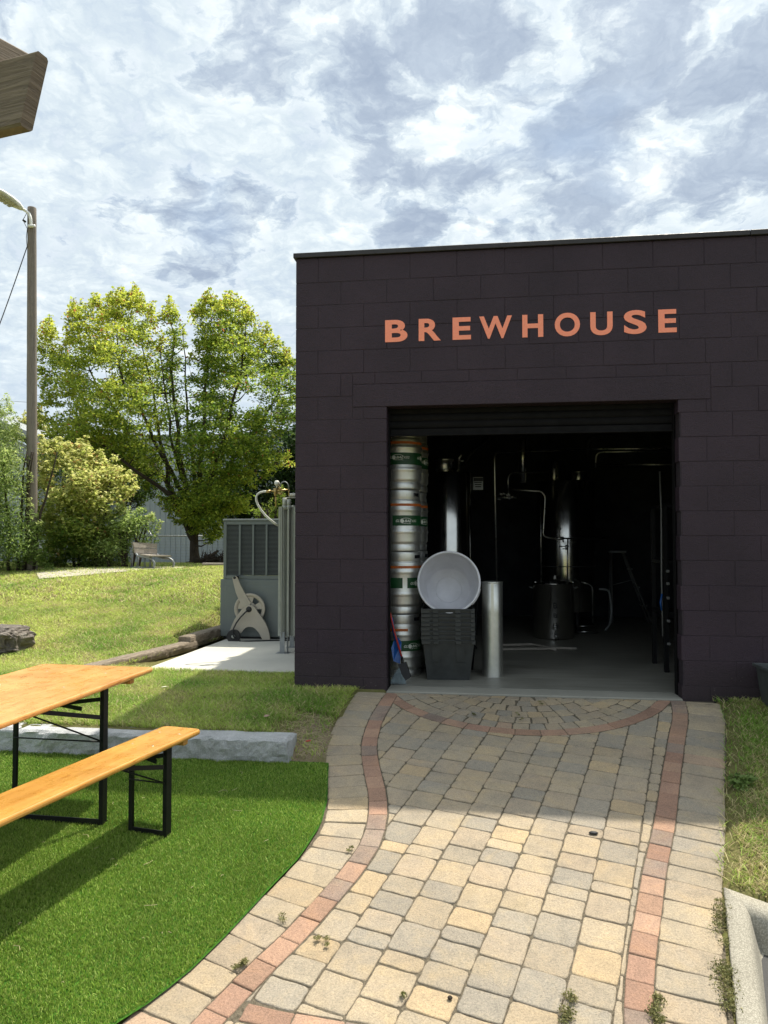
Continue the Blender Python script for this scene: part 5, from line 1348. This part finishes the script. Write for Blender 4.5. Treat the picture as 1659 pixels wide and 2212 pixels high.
# ================================================================== PERGOLA CORNER OVERHEAD
P0_ = at_d(79, 107, 1.95); ub = Vector((-.98, .20, 0)).normalized(); vb = Vector((.20, .98, 0)).normalized()
pg = thing('pergola', 'corner of a weathered pine pergola high at the upper left', 'pergola', (P0_.x, P0_.y, P0_.z))
hb = P0_.z-at_d(35, 264, 1.95).z; off = (at_d(35, 264, 1.95)-P0_).dot(ub)
Mb = Matrix((( ub.x, vb.x, 0, 0), (ub.y, vb.y, 0, 0), (0, 0, 1, 0), (0, 0, 0, 1)))
def beam(bm, M_, L, off_, h, th_, ch=.006, seg=60):
    """end-cut plank: x along, y thickness, z down; grain-worn faces"""
    vs = []; fs = []; prof = [(ch, 0), (0, -ch), (0, -h+ch), (ch, -h), (th_-ch, -h), (th_, -h+ch), (th_, -ch), (th_-ch, 0)]; k = len(prof)
    for i in range(seg+1):
        for y, z in prof:
            x = off_*(-z/h) if i == 0 else L*i/seg
            vs.append(M_ @ Vector((x, y+(.0012*noise.noise(Vector((x*2, y*50, z*60)))), z)))
    for i in range(seg):
        for j in range(k): fs.append((i*k+j, (i+1)*k+j, (i+1)*k+(j+1) % k, i*k+(j+1) % k))
    fs += [tuple(range(k)), tuple(range(seg*k, seg*k+k))[::-1]]; bm.add(vs, fs, 0, False)
b = MB(); beam(b, Mb, 3.2, off, hb, .042); b.build('beam', M['pergola'], pg)
for k_ in range(1):
    rf = MB(); dirr = Vector((math.sin(R(28)), math.cos(R(28)), 0)); tip = at_d(84, 116, 2.10)-P0_; tip.z = .075
    m3 = Matrix.Translation(tip) @ Matrix(((-dirr.x, -dirr.y, 0, 0), (-dirr.y, dirr.x, 0, 0), (0, 0, 1, 0), (0, 0, 0, 1)))
    beam(rf, m3, 1.9, .01, .075, .06); rf.build('rafter', M['pergola'], pg)
b = MB(); e_ = ub*.9+Vector((0, 0, -.4)); b.box(-.045, .045, -.045, .045, -3.6, -hb-.001, .006, 0, Matrix.Translation(ub*1.2+vb*.07)); b.build('post', M['pergola'], pg)
# ================================================================== RACK BENCH ON THE MOUND
rd = 15.4; rb0 = at_d(330, 1229, rd)
rb = thing('bicycle_rack_bench', 'weathered wooden bench on a curved galvanised bicycle rack', 'bench', rb0)
e8 = lambda x, y, d=0.: at_d(265.4+.08*x, 1154.7+.08*y, rd+d)-rb0
def plank(bm, a, b_, c_, d_, t_=.035):
    n = (b_-a).cross(d_-a).normalized()*t_; q = [a, b_, c_, d_]; bm.add(q+[p_+n for p_ in q], [(0, 1, 2, 3), (7, 6, 5, 4), (0, 4, 5, 1), (1, 5, 6, 2), (2, 6, 7, 3), (3, 7, 4, 0)])
b = MB(); plank(b, e8(275, 205), e8(925, 245, .5), e8(925, 366, .5), e8(308, 352)); b.build('back_plank', M['bench_wood'], rb)
b = MB(); plank(b, e8(311, 366), e8(925, 380, .5), e8(930, 518, .5), e8(332, 500)); b.build('back_plank', M['bench_wood'], rb)
b = MB(); plank(b, e8(410, 562), e8(720, 608, -.2), e8(1310, 606, .3), e8(960, 588, .6)); b.build('seat', M['bench_wood'], rb)
b = MB(); b.tube([e8(350, 510), e8(400, 575), e8(560, 600, -.05), e8(705, 620, -.1), e8(790, 670, -.1), e8(845, 760, -.1), e8(850, 840, -.1), e8(825, 920, -.1)], .024, 10)
b.tube([e8(920, 520, .5), e8(960, 600, .5), e8(1100, 635, .45), e8(1250, 640, .4), e8(1330, 690, .4), e8(1378, 770, .4), e8(1380, 830, .4), e8(1350, 890, .4)], .024, 10)
b.tube([e8(200, 890, .1), e8(800, 890, .1)], .02, 8); b.tube([e8(180, 935, -.1), e8(520, 950, -.1)], .02, 8)
b.split('frame_tube', M['galv'], rb)
b = MB()
for xa, ya, xb in ((255, 300, 215), (275, 500, 255), (388, 600, 375), (430, 590, 413), (578, 600, 570), (610, 640, 602), (735, 660, 715), (750, 690, 742)): b.tube([e8(xa, ya, .1), e8(xb, 900, .1)], .010, 6)
b.split('rack_bar', M['galv'], rb)
# ================================================================== SHED, HOUSE, FENCE
sh_ = thing('metal_shed', 'pale blue ribbed metal shed behind the big maple', 'shed', (-9.5, 27, .1))
b = MB(); x = -4.6; prof = []
while x < 14:
    prof += [(x, 0), (x+.15, 0), (x+.165, .03), (x+.195, .03)]; x += .21
vs = []; fs = []
for (xx, yy) in prof: vs += [(xx, yy, 0), (xx, yy, 5.0)]
for i in range(len(prof)-1): fs.append((2*i, 2*i+2, 2*i+3, 2*i+1))
b.add(vs, fs); b.box(-4.6, 14, .06, 9, 0, 4.99); b.build('wall', M['shed'], sh_)
b = MB(); b.box(-4.8, 14.2, -.12, .02, 4.95, 5.12, .01); b.add([(-4.8, -.1, 5.11), (14.2, -.1, 5.11), (14.2, 9, 6.1), (-4.8, 9, 6.1), (-4.8, -.1, 5.0), (14.2, -.1, 5.0), (14.2, 9, 5.0), (-4.8, 9, 5.0)], [(0, 1, 2, 3), (4, 7, 6, 5), (1, 5, 6, 2), (0, 3, 7, 4), (2, 6, 7, 3)]); b.build('roof', M['shed_roof'], sh_)
hd_ = 24.; A = at_d(-160, 850, hd_); B = at_d(112, 952, hd_); hs = thing('house', 'low pale house with a sloping roof end left of the pole', 'house', (B.x, B.y, .3))
b = MB(); wv = 7.
b.add([(A.x-B.x, 0, A.z-.3), (0, 0, B.z-.3), (0, 0, B.z-.3-.22), (A.x-B.x, 0, A.z-.3-.22), (A.x-B.x, wv, A.z-.3), (0, wv, B.z-.3), (0, wv, B.z-.52), (A.x-B.x, wv, A.z-.52)], [(0, 3, 2, 1), (4, 5, 6, 7), (0, 1, 5, 4), (3, 7, 6, 2), (1, 2, 6, 5), (0, 4, 7, 3)]); b.build('roof', M['shed_roof'], hs)
b = MB(); b.add([(A.x-B.x, .5, 0), (-1.1, .5, 0), (-1.1, .5, B.z-.3-.12), (A.x-B.x, .5, A.z-.3-.3), (A.x-B.x, wv-.3, 0), (-1.1, wv-.3, 0), (-1.1, wv-.3, B.z-.42), (A.x-B.x, wv-.3, A.z-.6)], [(0, 1, 2, 3), (7, 6, 5, 4), (1, 5, 6, 2)]); b.build('wall', M['shed'], hs)
b = MB(); b.add([(A.x-B.x, .1, A.z-.53), (0-.02, .1, B.z-.53), (-.02, .1, B.z-.70), (A.x-B.x, .1, A.z-.75), (A.x-B.x, .49, A.z-.53), (0-.02, .49, B.z-.53), (-.02, .49, B.z-.70), (A.x-B.x, .49, A.z-.75)], [(0, 3, 2, 1), (3, 7, 6, 2), (1, 2, 6, 5)]); b.build('soffit', M['under'], hs)
b = MB(); b.box(-.16, -.02, .12, .26, 0, B.z-.72); b.box(-2.2, -2.06, .12, .26, 0, B.z-.1); b.split('porch_post', M['under'], hs)
fn = thing('wire_fence', 'thin wire fence with a bent top post in front of the metal shed', 'fence', at_d(327, 1216, 22)); fo = fn.location.copy(); fo.z = .3; fn.location = fo
e9 = lambda x, y, d=22.: at_d(x, y, d)-fo
for px_ in (327, 500, 200):
    b = MB(); p_ = e9(px_, 1158); b.tube([(p_.x, p_.y, 0), (p_.x, p_.y, p_.z), (p_.x-.08, p_.y, p_.z+.14)], .03, 8); b.build('post', M['galv'], fn)
b = MB(); a_, c_ = e9(200, 1158), e9(520, 1158); b.tube([a_, c_], .018, 8)
for t in range(1, 12): b.tube([Vector((a_.x, a_.y, a_.z*t/12)), Vector((c_.x, c_.y, c_.z*t/12))], .003, 4, cap=False)
b.build('wire_mesh', M['galv'], fn)
# ================================================================== TREES AND SHRUBS
def inside(poly, x, y):
    c = False; j = len(poly)-1
    for i in range(len(poly)):
        (xi, yi), (xj, yj) = poly[i], poly[j]
        if (yi > y) != (yj > y) and x < (xj-xi)*(y-yi)/(yj-yi)+xi: c = not c
        j = i
    return c
def edge_dist(poly, x, y):
    m = 1e9
    for i in range(len(poly)):
        ax, ay = poly[i]; bx, by = poly[(i+1) % len(poly)]; dx, dy = bx-ax, by-ay
        t = max(0, min(1, ((x-ax)*dx+(y-ay)*dy)/(dx*dx+dy*dy+1e-9))); m = min(m, math.hypot(x-ax-t*dx, y-ay-t*dy))
    return m
def leaves(name, clusters, size, pal, mat, parent, flat=.42, up=.5, asp=.55, droop=0., litter=None):
    """clusters: (centre, radius, count, tone 0..1)"""
    Ps, Cs, Ss = [], [], []
    for c, r, n, tone in clusters:
        q = rng.normal(0, .55, (n, 3)); L = np.linalg.norm(q, axis=1, keepdims=True); q = q/np.maximum(1, L/1.25)
        q[:, 2] *= flat; q[:, 2] -= droop*np.hypot(q[:, 0], q[:, 1])**2
        Ps.append(np.array(c)+q*r)
        k = np.clip(tone+rng.normal(0, .22, n), 0, 1)[:, None]
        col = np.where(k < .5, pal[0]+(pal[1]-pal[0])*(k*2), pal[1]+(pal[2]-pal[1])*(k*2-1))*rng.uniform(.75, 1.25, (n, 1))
        if len(pal) > 3: 
            m = rng.random(n) < (.012 if tone < .75 else .05); col[m] = pal[3]*rng.uniform(.8, 1.2, (m.sum(), 1))
        Cs.append(col)
    P_ = np.concatenate(Ps); C = np.concatenate(Cs); n = len(P_)
    nr = rng.normal(0, 1, (n, 3)); nr[:, 2] = np.abs(nr[:, 2])+up; nr /= np.linalg.norm(nr, axis=1, keepdims=True)
    t = rng.normal(0, 1, (n, 3)); t[:, 2] -= .3; a = np.cross(nr, t); a /= np.linalg.norm(a, axis=1, keepdims=True); b_ = np.cross(nr, a)
    s = (size*rng.uniform(.55, 1.25, n))[:, None]
    ln, wd = a*s*.5, b_*s*.5*asp; fold = nr*s*.10
    V = np.stack([P_-ln, P_+wd+fold-ln*.1, P_+ln-fold*1.5, P_-wd+fold-ln*.1], 1).reshape(-1, 3)
    Fq = np.arange(n*4).reshape(n, 4)
    return np_mesh(name, V, Fq, mat, np.repeat(C, 4, 0), parent)
def skeleton(name, stems, clusters, r_tip, parent, mat, base, twig=True, thin=1.):
    """stems: lists of (Vector, radius); every leaf cluster is reached by a twig from the nearest limb"""
    b = MB(); nodes = []
    for st in stems:
        pts = [s[0] for s in st]; rr = [s[1] for s in st]; P_, Q = [], []
        for i in range(len(pts)-1):
            for k in range(4):
                t = k/4; w = pts[i].lerp(pts[i+1], t); j = .05*min(1, (pts[i+1]-pts[i]).length)
                P_.append(w+Vector((noise.noise(w*1.3)*j*2, noise.noise(w*1.3+Vector((9, 0, 0)))*j*2, 0)) if (i or k) else w); Q.append(rr[i]+(rr[i+1]-rr[i])*t)
        P_.append(pts[-1]); Q.append(rr[-1]); b.tube([p_-base for p_ in P_], [q*thin for q in Q], 9)
        nodes += [(p_, q_) for p_, q_ in zip(P_[2:], Q[2:])]
    if twig:
        cl = sorted(clusters, key=lambda c: min((Vector(c[0])-n_[0]).length for n_ in nodes[::3]))
        for c in cl:
            cv = Vector(c[0]); best = min(nodes, key=lambda n_: (cv-n_[0]).length+(.9 if n_[0].z > cv.z-.05 else 0))
            L = (cv-best[0]).length
            if L < .08: continue
            r0 = min(best[1]*.7, .012+.018*L); m1 = best[0].lerp(cv, .5)+Vector((0, 0, -.08*L)); 
            pts = [best[0], m1, cv]; b.tube([p_-base for p_ in pts], [r0, r0*.7, r_tip], 5, cap=False)
            nodes += [(m1, r0*.7), (cv, r_tip*1.4)]
    return b.build(name, mat, parent)
def fill(poly, n, d, T, rad, cnt, sparse=None, fall=70., tonef=None, gaps=None):
    xs_ = [p[0] for p in poly]; ys_ = [p[1] for p in poly]; out = []; g = 0
    while len(out) < n and g < n*60:
        g += 1; x = random.uniform(min(xs_), max(xs_)); y = random.uniform(min(ys_), max(ys_))
        if not inside(poly, x, y): continue
        if gaps and any(inside(g_, x, y) for g_ in gaps) and random.random() < .85: continue
        if sparse and inside(sparse, x, y) and random.random() < .55: continue
        e = edge_dist(poly, x, y); k = min(1., e/fall)
        dd = T*k*random.choice((-1, 1))*random.random()**.6
        rr = rad*(.42+.58*min(1, e/40.))*random.uniform(.75, 1.2)
        p_ = at_d(x, y, d+dd)
        tn = tonef(x, y, dd) if tonef else .5
        out.append((p_, rr, int(cnt*(rr/rad)**1.5*random.uniform(.7, 1.3))+4, min(1, max(0, tn+.28*noise.noise(p_*1.1)))))
    return out
A_ = lambda *c: np.array(c, dtype=float)
# ---- the big maple
md = 20.; mb = at_d(421, 1222, md); 
maple = thing('maple_tree', 'large spreading yellow green maple with many rising limbs', 'tree', mb)
MO = [(84, 730), (92, 698), (106, 687), (124, 740), (143, 738), (153, 666), (185, 662), (210, 640), (246, 640), (272, 640), (290, 626), (304, 651), (329, 658), (338, 745), (348, 745), (354, 669), (372, 655), (390, 680), (399, 740), (409, 785), (424, 735), (419, 666), (455, 629), (473, 655), (513, 640), (524, 669), (542, 669), (549, 702), (574, 702), (585, 734), (599, 734), (621, 770), (645, 777), (680, 850), (668, 935), (628, 918), (604, 943), (596, 975), (621, 979), (606, 1011), (585, 1022), (540, 1055), (533, 1108), (498, 1108), (480, 1119), (477, 1159), (455, 1175), (434, 1162), (412, 1144), (387, 1137), (362, 1112), (344, 1094), (340, 1062), (318, 1054), (282, 1044), (228, 1029), (174, 1000), (120, 975), (84, 950), (80, 885), (92, 830), (82, 800)]
MS = [(290, 900), (330, 860), (370, 800), (400, 800), (410, 930), (400, 1060), (350, 1075), (290, 1020)]
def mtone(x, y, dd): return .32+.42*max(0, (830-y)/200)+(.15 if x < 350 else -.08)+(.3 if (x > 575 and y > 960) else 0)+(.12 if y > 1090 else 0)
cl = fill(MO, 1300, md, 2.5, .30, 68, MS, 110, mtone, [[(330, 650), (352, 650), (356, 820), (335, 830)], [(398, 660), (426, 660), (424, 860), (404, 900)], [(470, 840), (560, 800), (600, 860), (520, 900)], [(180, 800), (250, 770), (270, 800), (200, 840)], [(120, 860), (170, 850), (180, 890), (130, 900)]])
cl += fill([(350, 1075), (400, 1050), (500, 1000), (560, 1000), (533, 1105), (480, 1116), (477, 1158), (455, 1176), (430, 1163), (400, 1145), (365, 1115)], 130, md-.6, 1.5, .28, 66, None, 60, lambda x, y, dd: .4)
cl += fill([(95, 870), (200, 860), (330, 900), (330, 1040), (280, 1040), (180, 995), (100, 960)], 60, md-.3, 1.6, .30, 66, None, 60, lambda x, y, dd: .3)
for (tx, ty) in [(290, 628), (372, 657), (455, 632), (470, 650), (513, 643), (106, 690), (155, 668), (185, 664), (212, 642), (248, 642), (272, 641), (329, 660), (542, 671), (574, 704), (600, 736), (419, 668), (354, 672), (92, 702), (622, 980), (437, 650), (524, 660), (304, 645), (232, 645), (560, 706), (615, 765), (84, 735), (88, 800), (83, 880)]:
    for k in range(5): cl.append((at_d(tx+random.uniform(-3, 3), ty-8+8*k, md+random.uniform(-.4, .4)), .07+.04*k, 9+7*k, .8))
for k in range(46):
    tx = random.uniform(90, 640); ty = 600
    while ty < 900 and not inside(MO, tx, ty): ty += 3
    if ty > 840: continue
    hgt = random.uniform(10, 34); o_ = random.uniform(-1., 1.)
    for j in range(5): cl.append((at_d(tx+random.uniform(-3, 3), ty+10-hgt*j/4, md+o_), .15-.022*j, 22-4*j, .85))
A2 = lambda x, y, o=0.: at_d(x, y, md+o)
stems = [[(A2(421, 1228), .21), (A2(420, 1195), .155), (A2(421, 1160), .13), (A2(422, 1120), .10)],
         [(A2(420, 1170), .12), (A2(398, 1120), .10), (A2(368, 1050, .3), .08), (A2(345, 950, .4), .055), (A2(330, 850, .5), .035), (A2(300, 720, .5), .015)],
         [(A2(421, 1150), .11), (A2(403, 1060, -.2), .09), (A2(385, 960, -.3), .07), (A2(375, 840, -.2), .045), (A2(370, 700), .015)],
         [(A2(422, 1130), .11), (A2(432, 1030, .3), .085), (A2(440, 900, .5), .06), (A2(452, 780, .5), .035), (A2(456, 670, .4), .012)],
         [(A2(424, 1140), .11), (A2(455, 1040, -.4), .085), (A2(490, 930, -.6), .06), (A2(520, 820, -.7), .035), (A2(530, 700, -.7), .012)],
         [(A2(415, 1140), .09), (A2(365, 1070, -.6), .07), (A2(300, 1020, -1.), .05), (A2(220, 960, -1.1), .035), (A2(150, 900, -1.), .015)],
         [(A2(412, 1120), .09), (A2(350, 1030, .8), .07), (A2(280, 940, 1.1), .05), (A2(210, 830, 1.1), .03), (A2(160, 720, .8), .012)],
         [(A2(400, 1080), .07), (A2(335, 950, -.9), .055), (A2(270, 830, -1.2), .035), (A2(240, 700, -.8), .012)],
         [(A2(430, 1100), .08), (A2(490, 1010, .7), .06), (A2(560, 920, .9), .04), (A2(610, 830, .9), .02)],
         [(A2(428, 1090), .07), (A2(410, 950, 1.), .05), (A2(400, 830, 1.), .03), (A2(395, 720, .6), .012)],
         [(A2(395, 1040), .05), (A2(372, 940, -.9), .04), (A2(352, 820, -1.), .02), (A2(350, 740, -1.), .01)]]
skeleton('trunk', stems, cl, .006, maple, M['bark'], mb, True, .82)
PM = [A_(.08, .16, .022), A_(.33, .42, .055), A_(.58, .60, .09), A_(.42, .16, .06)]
def rel(cl, base): return [(tuple(Vector(c[0])-base), c[1], c[2], c[3]) for c in cl]
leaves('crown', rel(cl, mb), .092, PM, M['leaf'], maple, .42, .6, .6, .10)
# ---- shrubs and the trees behind
def shrub(name, label, cat, poly, n, d, T, rad, cnt, size, pal, tone, nst=7, group=None, flat=.8, asp=.4, base_px=None, up=.3, fall=60, droop=0., nshoot=26):
    bx = base_px or (sum(p[0] for p in poly)/len(poly), max(p[1] for p in poly)); bs = at_d(bx[0], bx[1]+4, d)
    t = thing(name, label, cat, bs, 0, group); cl = fill(poly, n, d, T, rad, cnt, None, fall, tone)
    for k in range(nshoot):
        i = random.randrange(len(poly)); x0, y0_ = poly[i]; x1, y1_ = poly[(i+1) % len(poly)]; t_ = random.random(); x = x0+(x1-x0)*t_; y = y0_+(y1_-y0_)*t_
        if y > bx[1]-60: continue
        hgt = random.uniform(6, 26); o_ = random.uniform(-T, T)*.4
        for j in range(4): cl.append((at_d(x+random.uniform(-2, 2)+(x-bx[0])*.04*j, y+6-hgt*j/3, d+o_), rad*(.42-.06*j), int(cnt*.16)+2, .8))
    y0 = min(p[1] for p in poly); xs_ = [p[0] for p in poly]; st = []
    for k in range(nst):
        x = bx[0]+(random.random()-.5)*(max(xs_)-min(xs_))*.35; xe = x+(x-bx[0])*1.1+random.uniform(-20, 20); o_ = random.uniform(-T, T)*.5
        st.append([(at_d(x, bx[1]+6, d+o_*.3), .035), (at_d((x*2+xe)/3, bx[1]*.66+y0*.34, d+o_*.6), .025), (at_d(xe, bx[1]*.3+y0*.7, d+o_), .012)])
    skeleton('stem', st, cl, .004, t, M['bark'], bs)
    leaves('foliage', rel(cl, bs), size, pal, M['leaf'], t, flat, up, asp, droop); return t
PY = [A_(.13, .23, .04), A_(.38, .45, .10), A_(.64, .62, .24), A_(.5, .32, .14)]
PW = [A_(.12, .20, .04), A_(.32, .43, .12), A_(.56, .62, .25)]
YP = [(82, 968), (98, 952), (118, 968), (137, 956), (160, 966), (182, 956), (199, 983), (222, 989), (242, 980), (259, 992), (258, 1026), (285, 1031), (282, 1063), (266, 1086), (250, 1120), (240, 1180), (235, 1222), (80, 1226), (70, 1100)]
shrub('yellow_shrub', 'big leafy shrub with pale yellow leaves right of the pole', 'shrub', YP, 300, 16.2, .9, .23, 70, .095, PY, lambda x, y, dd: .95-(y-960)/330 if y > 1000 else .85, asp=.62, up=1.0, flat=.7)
GP = [(236, 1110), (262, 1092), (290, 1098), (315, 1103), (336, 1130), (344, 1165), (330, 1182), (300, 1175), (284, 1195), (276, 1222), (170, 1225), (150, 1180), (190, 1150)]
shrub('green_shrub', 'dull green shrub spreading right below the yellow shrub', 'shrub', GP, 170, 16.0, .7, .20, 75, .065, PW, lambda x, y, dd: .45, asp=.5, up=.7)
LP = [(-130, 870), (0, 885), (14, 866), (28, 895), (34, 928), (55, 950), (60, 1010), (57, 1080), (84, 1130), (92, 1180), (110, 1210), (112, 1229), (-130, 1234)]
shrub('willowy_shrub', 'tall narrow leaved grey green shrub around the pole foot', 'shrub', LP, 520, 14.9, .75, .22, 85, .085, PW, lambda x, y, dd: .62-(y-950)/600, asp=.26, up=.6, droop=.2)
BP = [(440, 1060), (500, 1030), (560, 1000), (590, 900), (612, 880), (640, 900), (720, 860), (760, 980), (760, 1150), (440, 1150), (430, 1100)]
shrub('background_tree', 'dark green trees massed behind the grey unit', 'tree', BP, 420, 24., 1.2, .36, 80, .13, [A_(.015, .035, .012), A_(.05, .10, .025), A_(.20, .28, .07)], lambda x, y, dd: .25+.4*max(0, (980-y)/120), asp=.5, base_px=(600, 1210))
BP3 = [(96, 985), (130, 950), (200, 930), (260, 950), (330, 960), (350, 1000), (345, 1075), (300, 1095), (250, 1100), (100, 1100)]
shrub('background_tree', 'mid green trees behind the yellow shrub in front of the metal shed', 'tree', BP3, 230, 22.6, .8, .30, 75, .10, [A_(.03, .06, .015), A_(.11, .19, .035), A_(.30, .40, .09)], lambda x, y, dd: .35, asp=.5, base_px=(225, 1200), nshoot=8)
BP2 = [(46, 918), (58, 905), (74, 908), (92, 900), (96, 935), (80, 950), (50, 945)]
shrub('background_tree', 'small yellowing treetop peeping over the house roof', 'tree', BP2, 30, 27, .8, .35, 60, .13, PY, lambda x, y, dd: .6, nst=3, base_px=(72, 1190))
FP = [(552, 1124), (554, 1106), (563, 1102), (575, 1110), (583, 1092), (592, 1100), (600, 1078), (607, 1066), (614, 1084), (617, 1124)]
shrub('ferny_weed', 'bright feathery weed growing up behind the grey unit', 'plant', FP, 46, 11.2, .25, .10, 40, .035, [A_(.08, .15, .02), A_(.16, .25, .03), A_(.30, .38, .06)], lambda x, y, dd: .6, nst=5, asp=.3, base_px=(585, 1180))
LP3 = [(345, 1180), (352, 1168), (362, 1160), (378, 1165), (390, 1178), (395, 1215), (345, 1222)]
# brush pile by the maple
bp = at_d(463, 1219, 18.6); b = MB()
for i in range(130):
    a = random.uniform(-.2, math.pi+.2); L = random.uniform(.25, .62); s0 = Vector((random.uniform(-.38, .30), random.uniform(-.2, .2), random.uniform(0, .12)))
    e = s0+Vector((L*math.cos(a)*.8+.12, random.uniform(-.2, .2), L*abs(math.sin(a))*.55)); m = s0.lerp(e, .5)+Vector((0, 0, random.uniform(-.02, .06)))
    b.tube([s0, m, e], [.012, .009, .004], 4, cap=False)
b.tube([(-.75, 0, .02), (-.3, .02, .10), (.1, 0, .34)], [.035, .04, .03], 8)
o = b.build('brush_pile', M['bark']); o.location = bp; tag(o, 'heap of dead brown branches by the foot of the maple', 'brush pile')
b = MB(); pl = at_d(462, 1221, 15.6); b.box(-.24, .3, -.06, .06, 0, .05, .01); o = b.build('timber_offcut', M['bench_wood']); o.location = pl; tag(o, 'short pale timber lying in front of the brush pile', 'timber')
# ---- weeds in the joints and small litter
def tuft(px, py, r, n, size, out, zz=0.):
    p_ = on_ramp(px, py); out.append((tuple(p_+Vector((0, 0, .006+zz))), r, n, random.uniform(.2, .8)))
cl = []
for (x, y, r_) in [(1562, 1965, .035), (1560, 1985, .045), (1556, 2005, .04), (1566, 2090, .05), (1570, 2105, .06), (1567, 2125, .055), (1574, 2150, .05), (1578, 2180, .045), (1566, 2040, .03), (1420, 2160, .05), (1412, 2185, .05), (1418, 2205, .05), (1233, 2155, .045), (1226, 2185, .05), (1222, 2205, .04), (690, 2032, .03), (706, 2035, .03), (612, 1982, .03), (528, 2082, .035), (512, 2092, .03), (755, 1832, .025), (1165, 1516, .03), (1025, 1545, .025), (1125, 1556, .02), (1118, 1540, .02), (1560, 1945, .03), (870, 2150, .025)]:
    k = 3 if r_ > .03 else 2
    for j in range(k): tuft(x+random.uniform(-5, 5), y+random.uniform(-7, 7), r_*(1 if x > 1500 else .6)*random.uniform(.6, 1), int(60*r_/.04), 0, cl)
o = leaves('joint_weeds', cl, .011, [A_(.10, .10, .04), A_(.20, .21, .07), A_(.34, .30, .15)], M['grass'], None, .28, .2, .5); tag(o, 'small creeping weeds and moss in the joints of the paving', 'weeds', kind='stuff')
cl = []
for (x, y) in [(1592, 1693), (1604, 1700), (1612, 1690), (1600, 1708)]:
    for k in range(2): p_ = on_ramp(x+random.uniform(-4, 4), y); cl.append((tuple(p_+Vector((0, 0, .03))), .055, 22, .6))
o = leaves('broadleaf_weed', cl, .038, [A_(.07, .13, .03), A_(.14, .22, .05), A_(.22, .30, .09)], M['grass'], None, .4, 1., .6); tag(o, 'pale broad leaved weed in the grass right of the path', 'weed')
# dry stems on the turf
b = MB()
for i in range(40):
    x = random.uniform(-2.6, -1.05); y = random.uniform(2.7, 4.7)
    if x > cx_at(LEFT, y)-.03: continue
    L = random.choice([.012, .02, .03, .06]); a = random.uniform(0, 6.3); z = zturf(x, y)+.018
    b.tube([(x, y, z), (x+L*.5*math.cos(a), y+L*.5*math.sin(a), z+.004), (x+L*math.cos(a+.4), y+L*math.sin(a+.4), z)], .0012, 4, cap=False)
for i in range(260):
    x = random.uniform(-1.42, -1.07); y = random.uniform(4.92, 5.6); a = random.uniform(0, 6.3); L = random.uniform(.03, .08); z = gz(x, y)+.006
    if x > cx_at(LEFT, y)-.03: continue
    b.tube([(x, y, z), (x+L*.5*math.cos(a), y+L*.5*math.sin(a), z+.008), (x+L*math.cos(a), y+L*math.sin(a), z)], .0015, 4, cap=False)
q = plain('straw', (.42, .36, .20), .8); o = b.build('dry_stems', q); tag(o, 'scattered pale straw and dry stems on turf and bare soil', 'straw', kind='stuff')
def leaf_litter(name, label, cat, p_, s, col, rz):
    m = plain(name+'_skin', col, .6); b = MB()
    pts = [(-1, 0, 0), (-.4, .45, .12), (.3, .5, .18), (1, .05, .02), (.3, -.42, .15), (-.4, -.5, .06)]
    b.add([(x*s, y*s, z*s+.002) for x, y, z in pts]+[(0, 0, .25*s)], [(i, (i+1) % 6, 6) for i in range(6)]); b.add([(x*s, y*s, z*s*.6-.0) for x, y, z in pts], [tuple(range(6))[::-1]])
    o = b.build(name, m); o.location = p_; o.rotation_euler = (0, 0, rz); return tag(o, label, cat)
p_ = at_z(666, 1608, -.05); leaf_litter('red_leaf', 'small red leaf on the bare soil between kerbstone and path', 'leaf', p_+Vector((0, 0, .02)), .022, (.42, .03, .02), .4)
p_ = at_z(577, 1556, -.02); leaf_litter('fallen_leaf', 'pinkish curled dry leaf lying on the shaded lawn', 'leaf', p_+Vector((0, 0, .03)), .032, (.42, .27, .20), 1.)
p_ = at_z(355, 1492, -.01); leaf_litter('fallen_leaf', 'whitish dry leaf on the sunlit lawn behind the table', 'leaf', p_+Vector((0, 0, .03)), .028, (.6, .58, .48), .2)
p_ = on_ramp(565, 2078-1); q_ = at_z(562, 2077, -.46)
p_ = on_ramp(1282, 1798); b = MB(); b.lathe([(0, .0), (.022, .001), (.026, .006), (.018, .012), (0, .014)], n=12, jit=.006); o = b.build('pebble', M['rubber']); o.location = p_+Vector((0, 0, -.008)); o.scale = (1, .6, 1); tag(o, 'flat dark pebble on a paver near the right red strip', 'pebble')
p_ = on_ramp(972, 2153); b = MB(); b.lathe([(0, .0), (.009, .001), (.010, .006), (.006, .010), (0, .011)], n=10, jit=.004); o = b.build('pebble', M['bark']); o.location = p_+Vector((0, 0, -.008)); tag(o, 'tiny brown pebble in a joint near the front of the path', 'pebble')
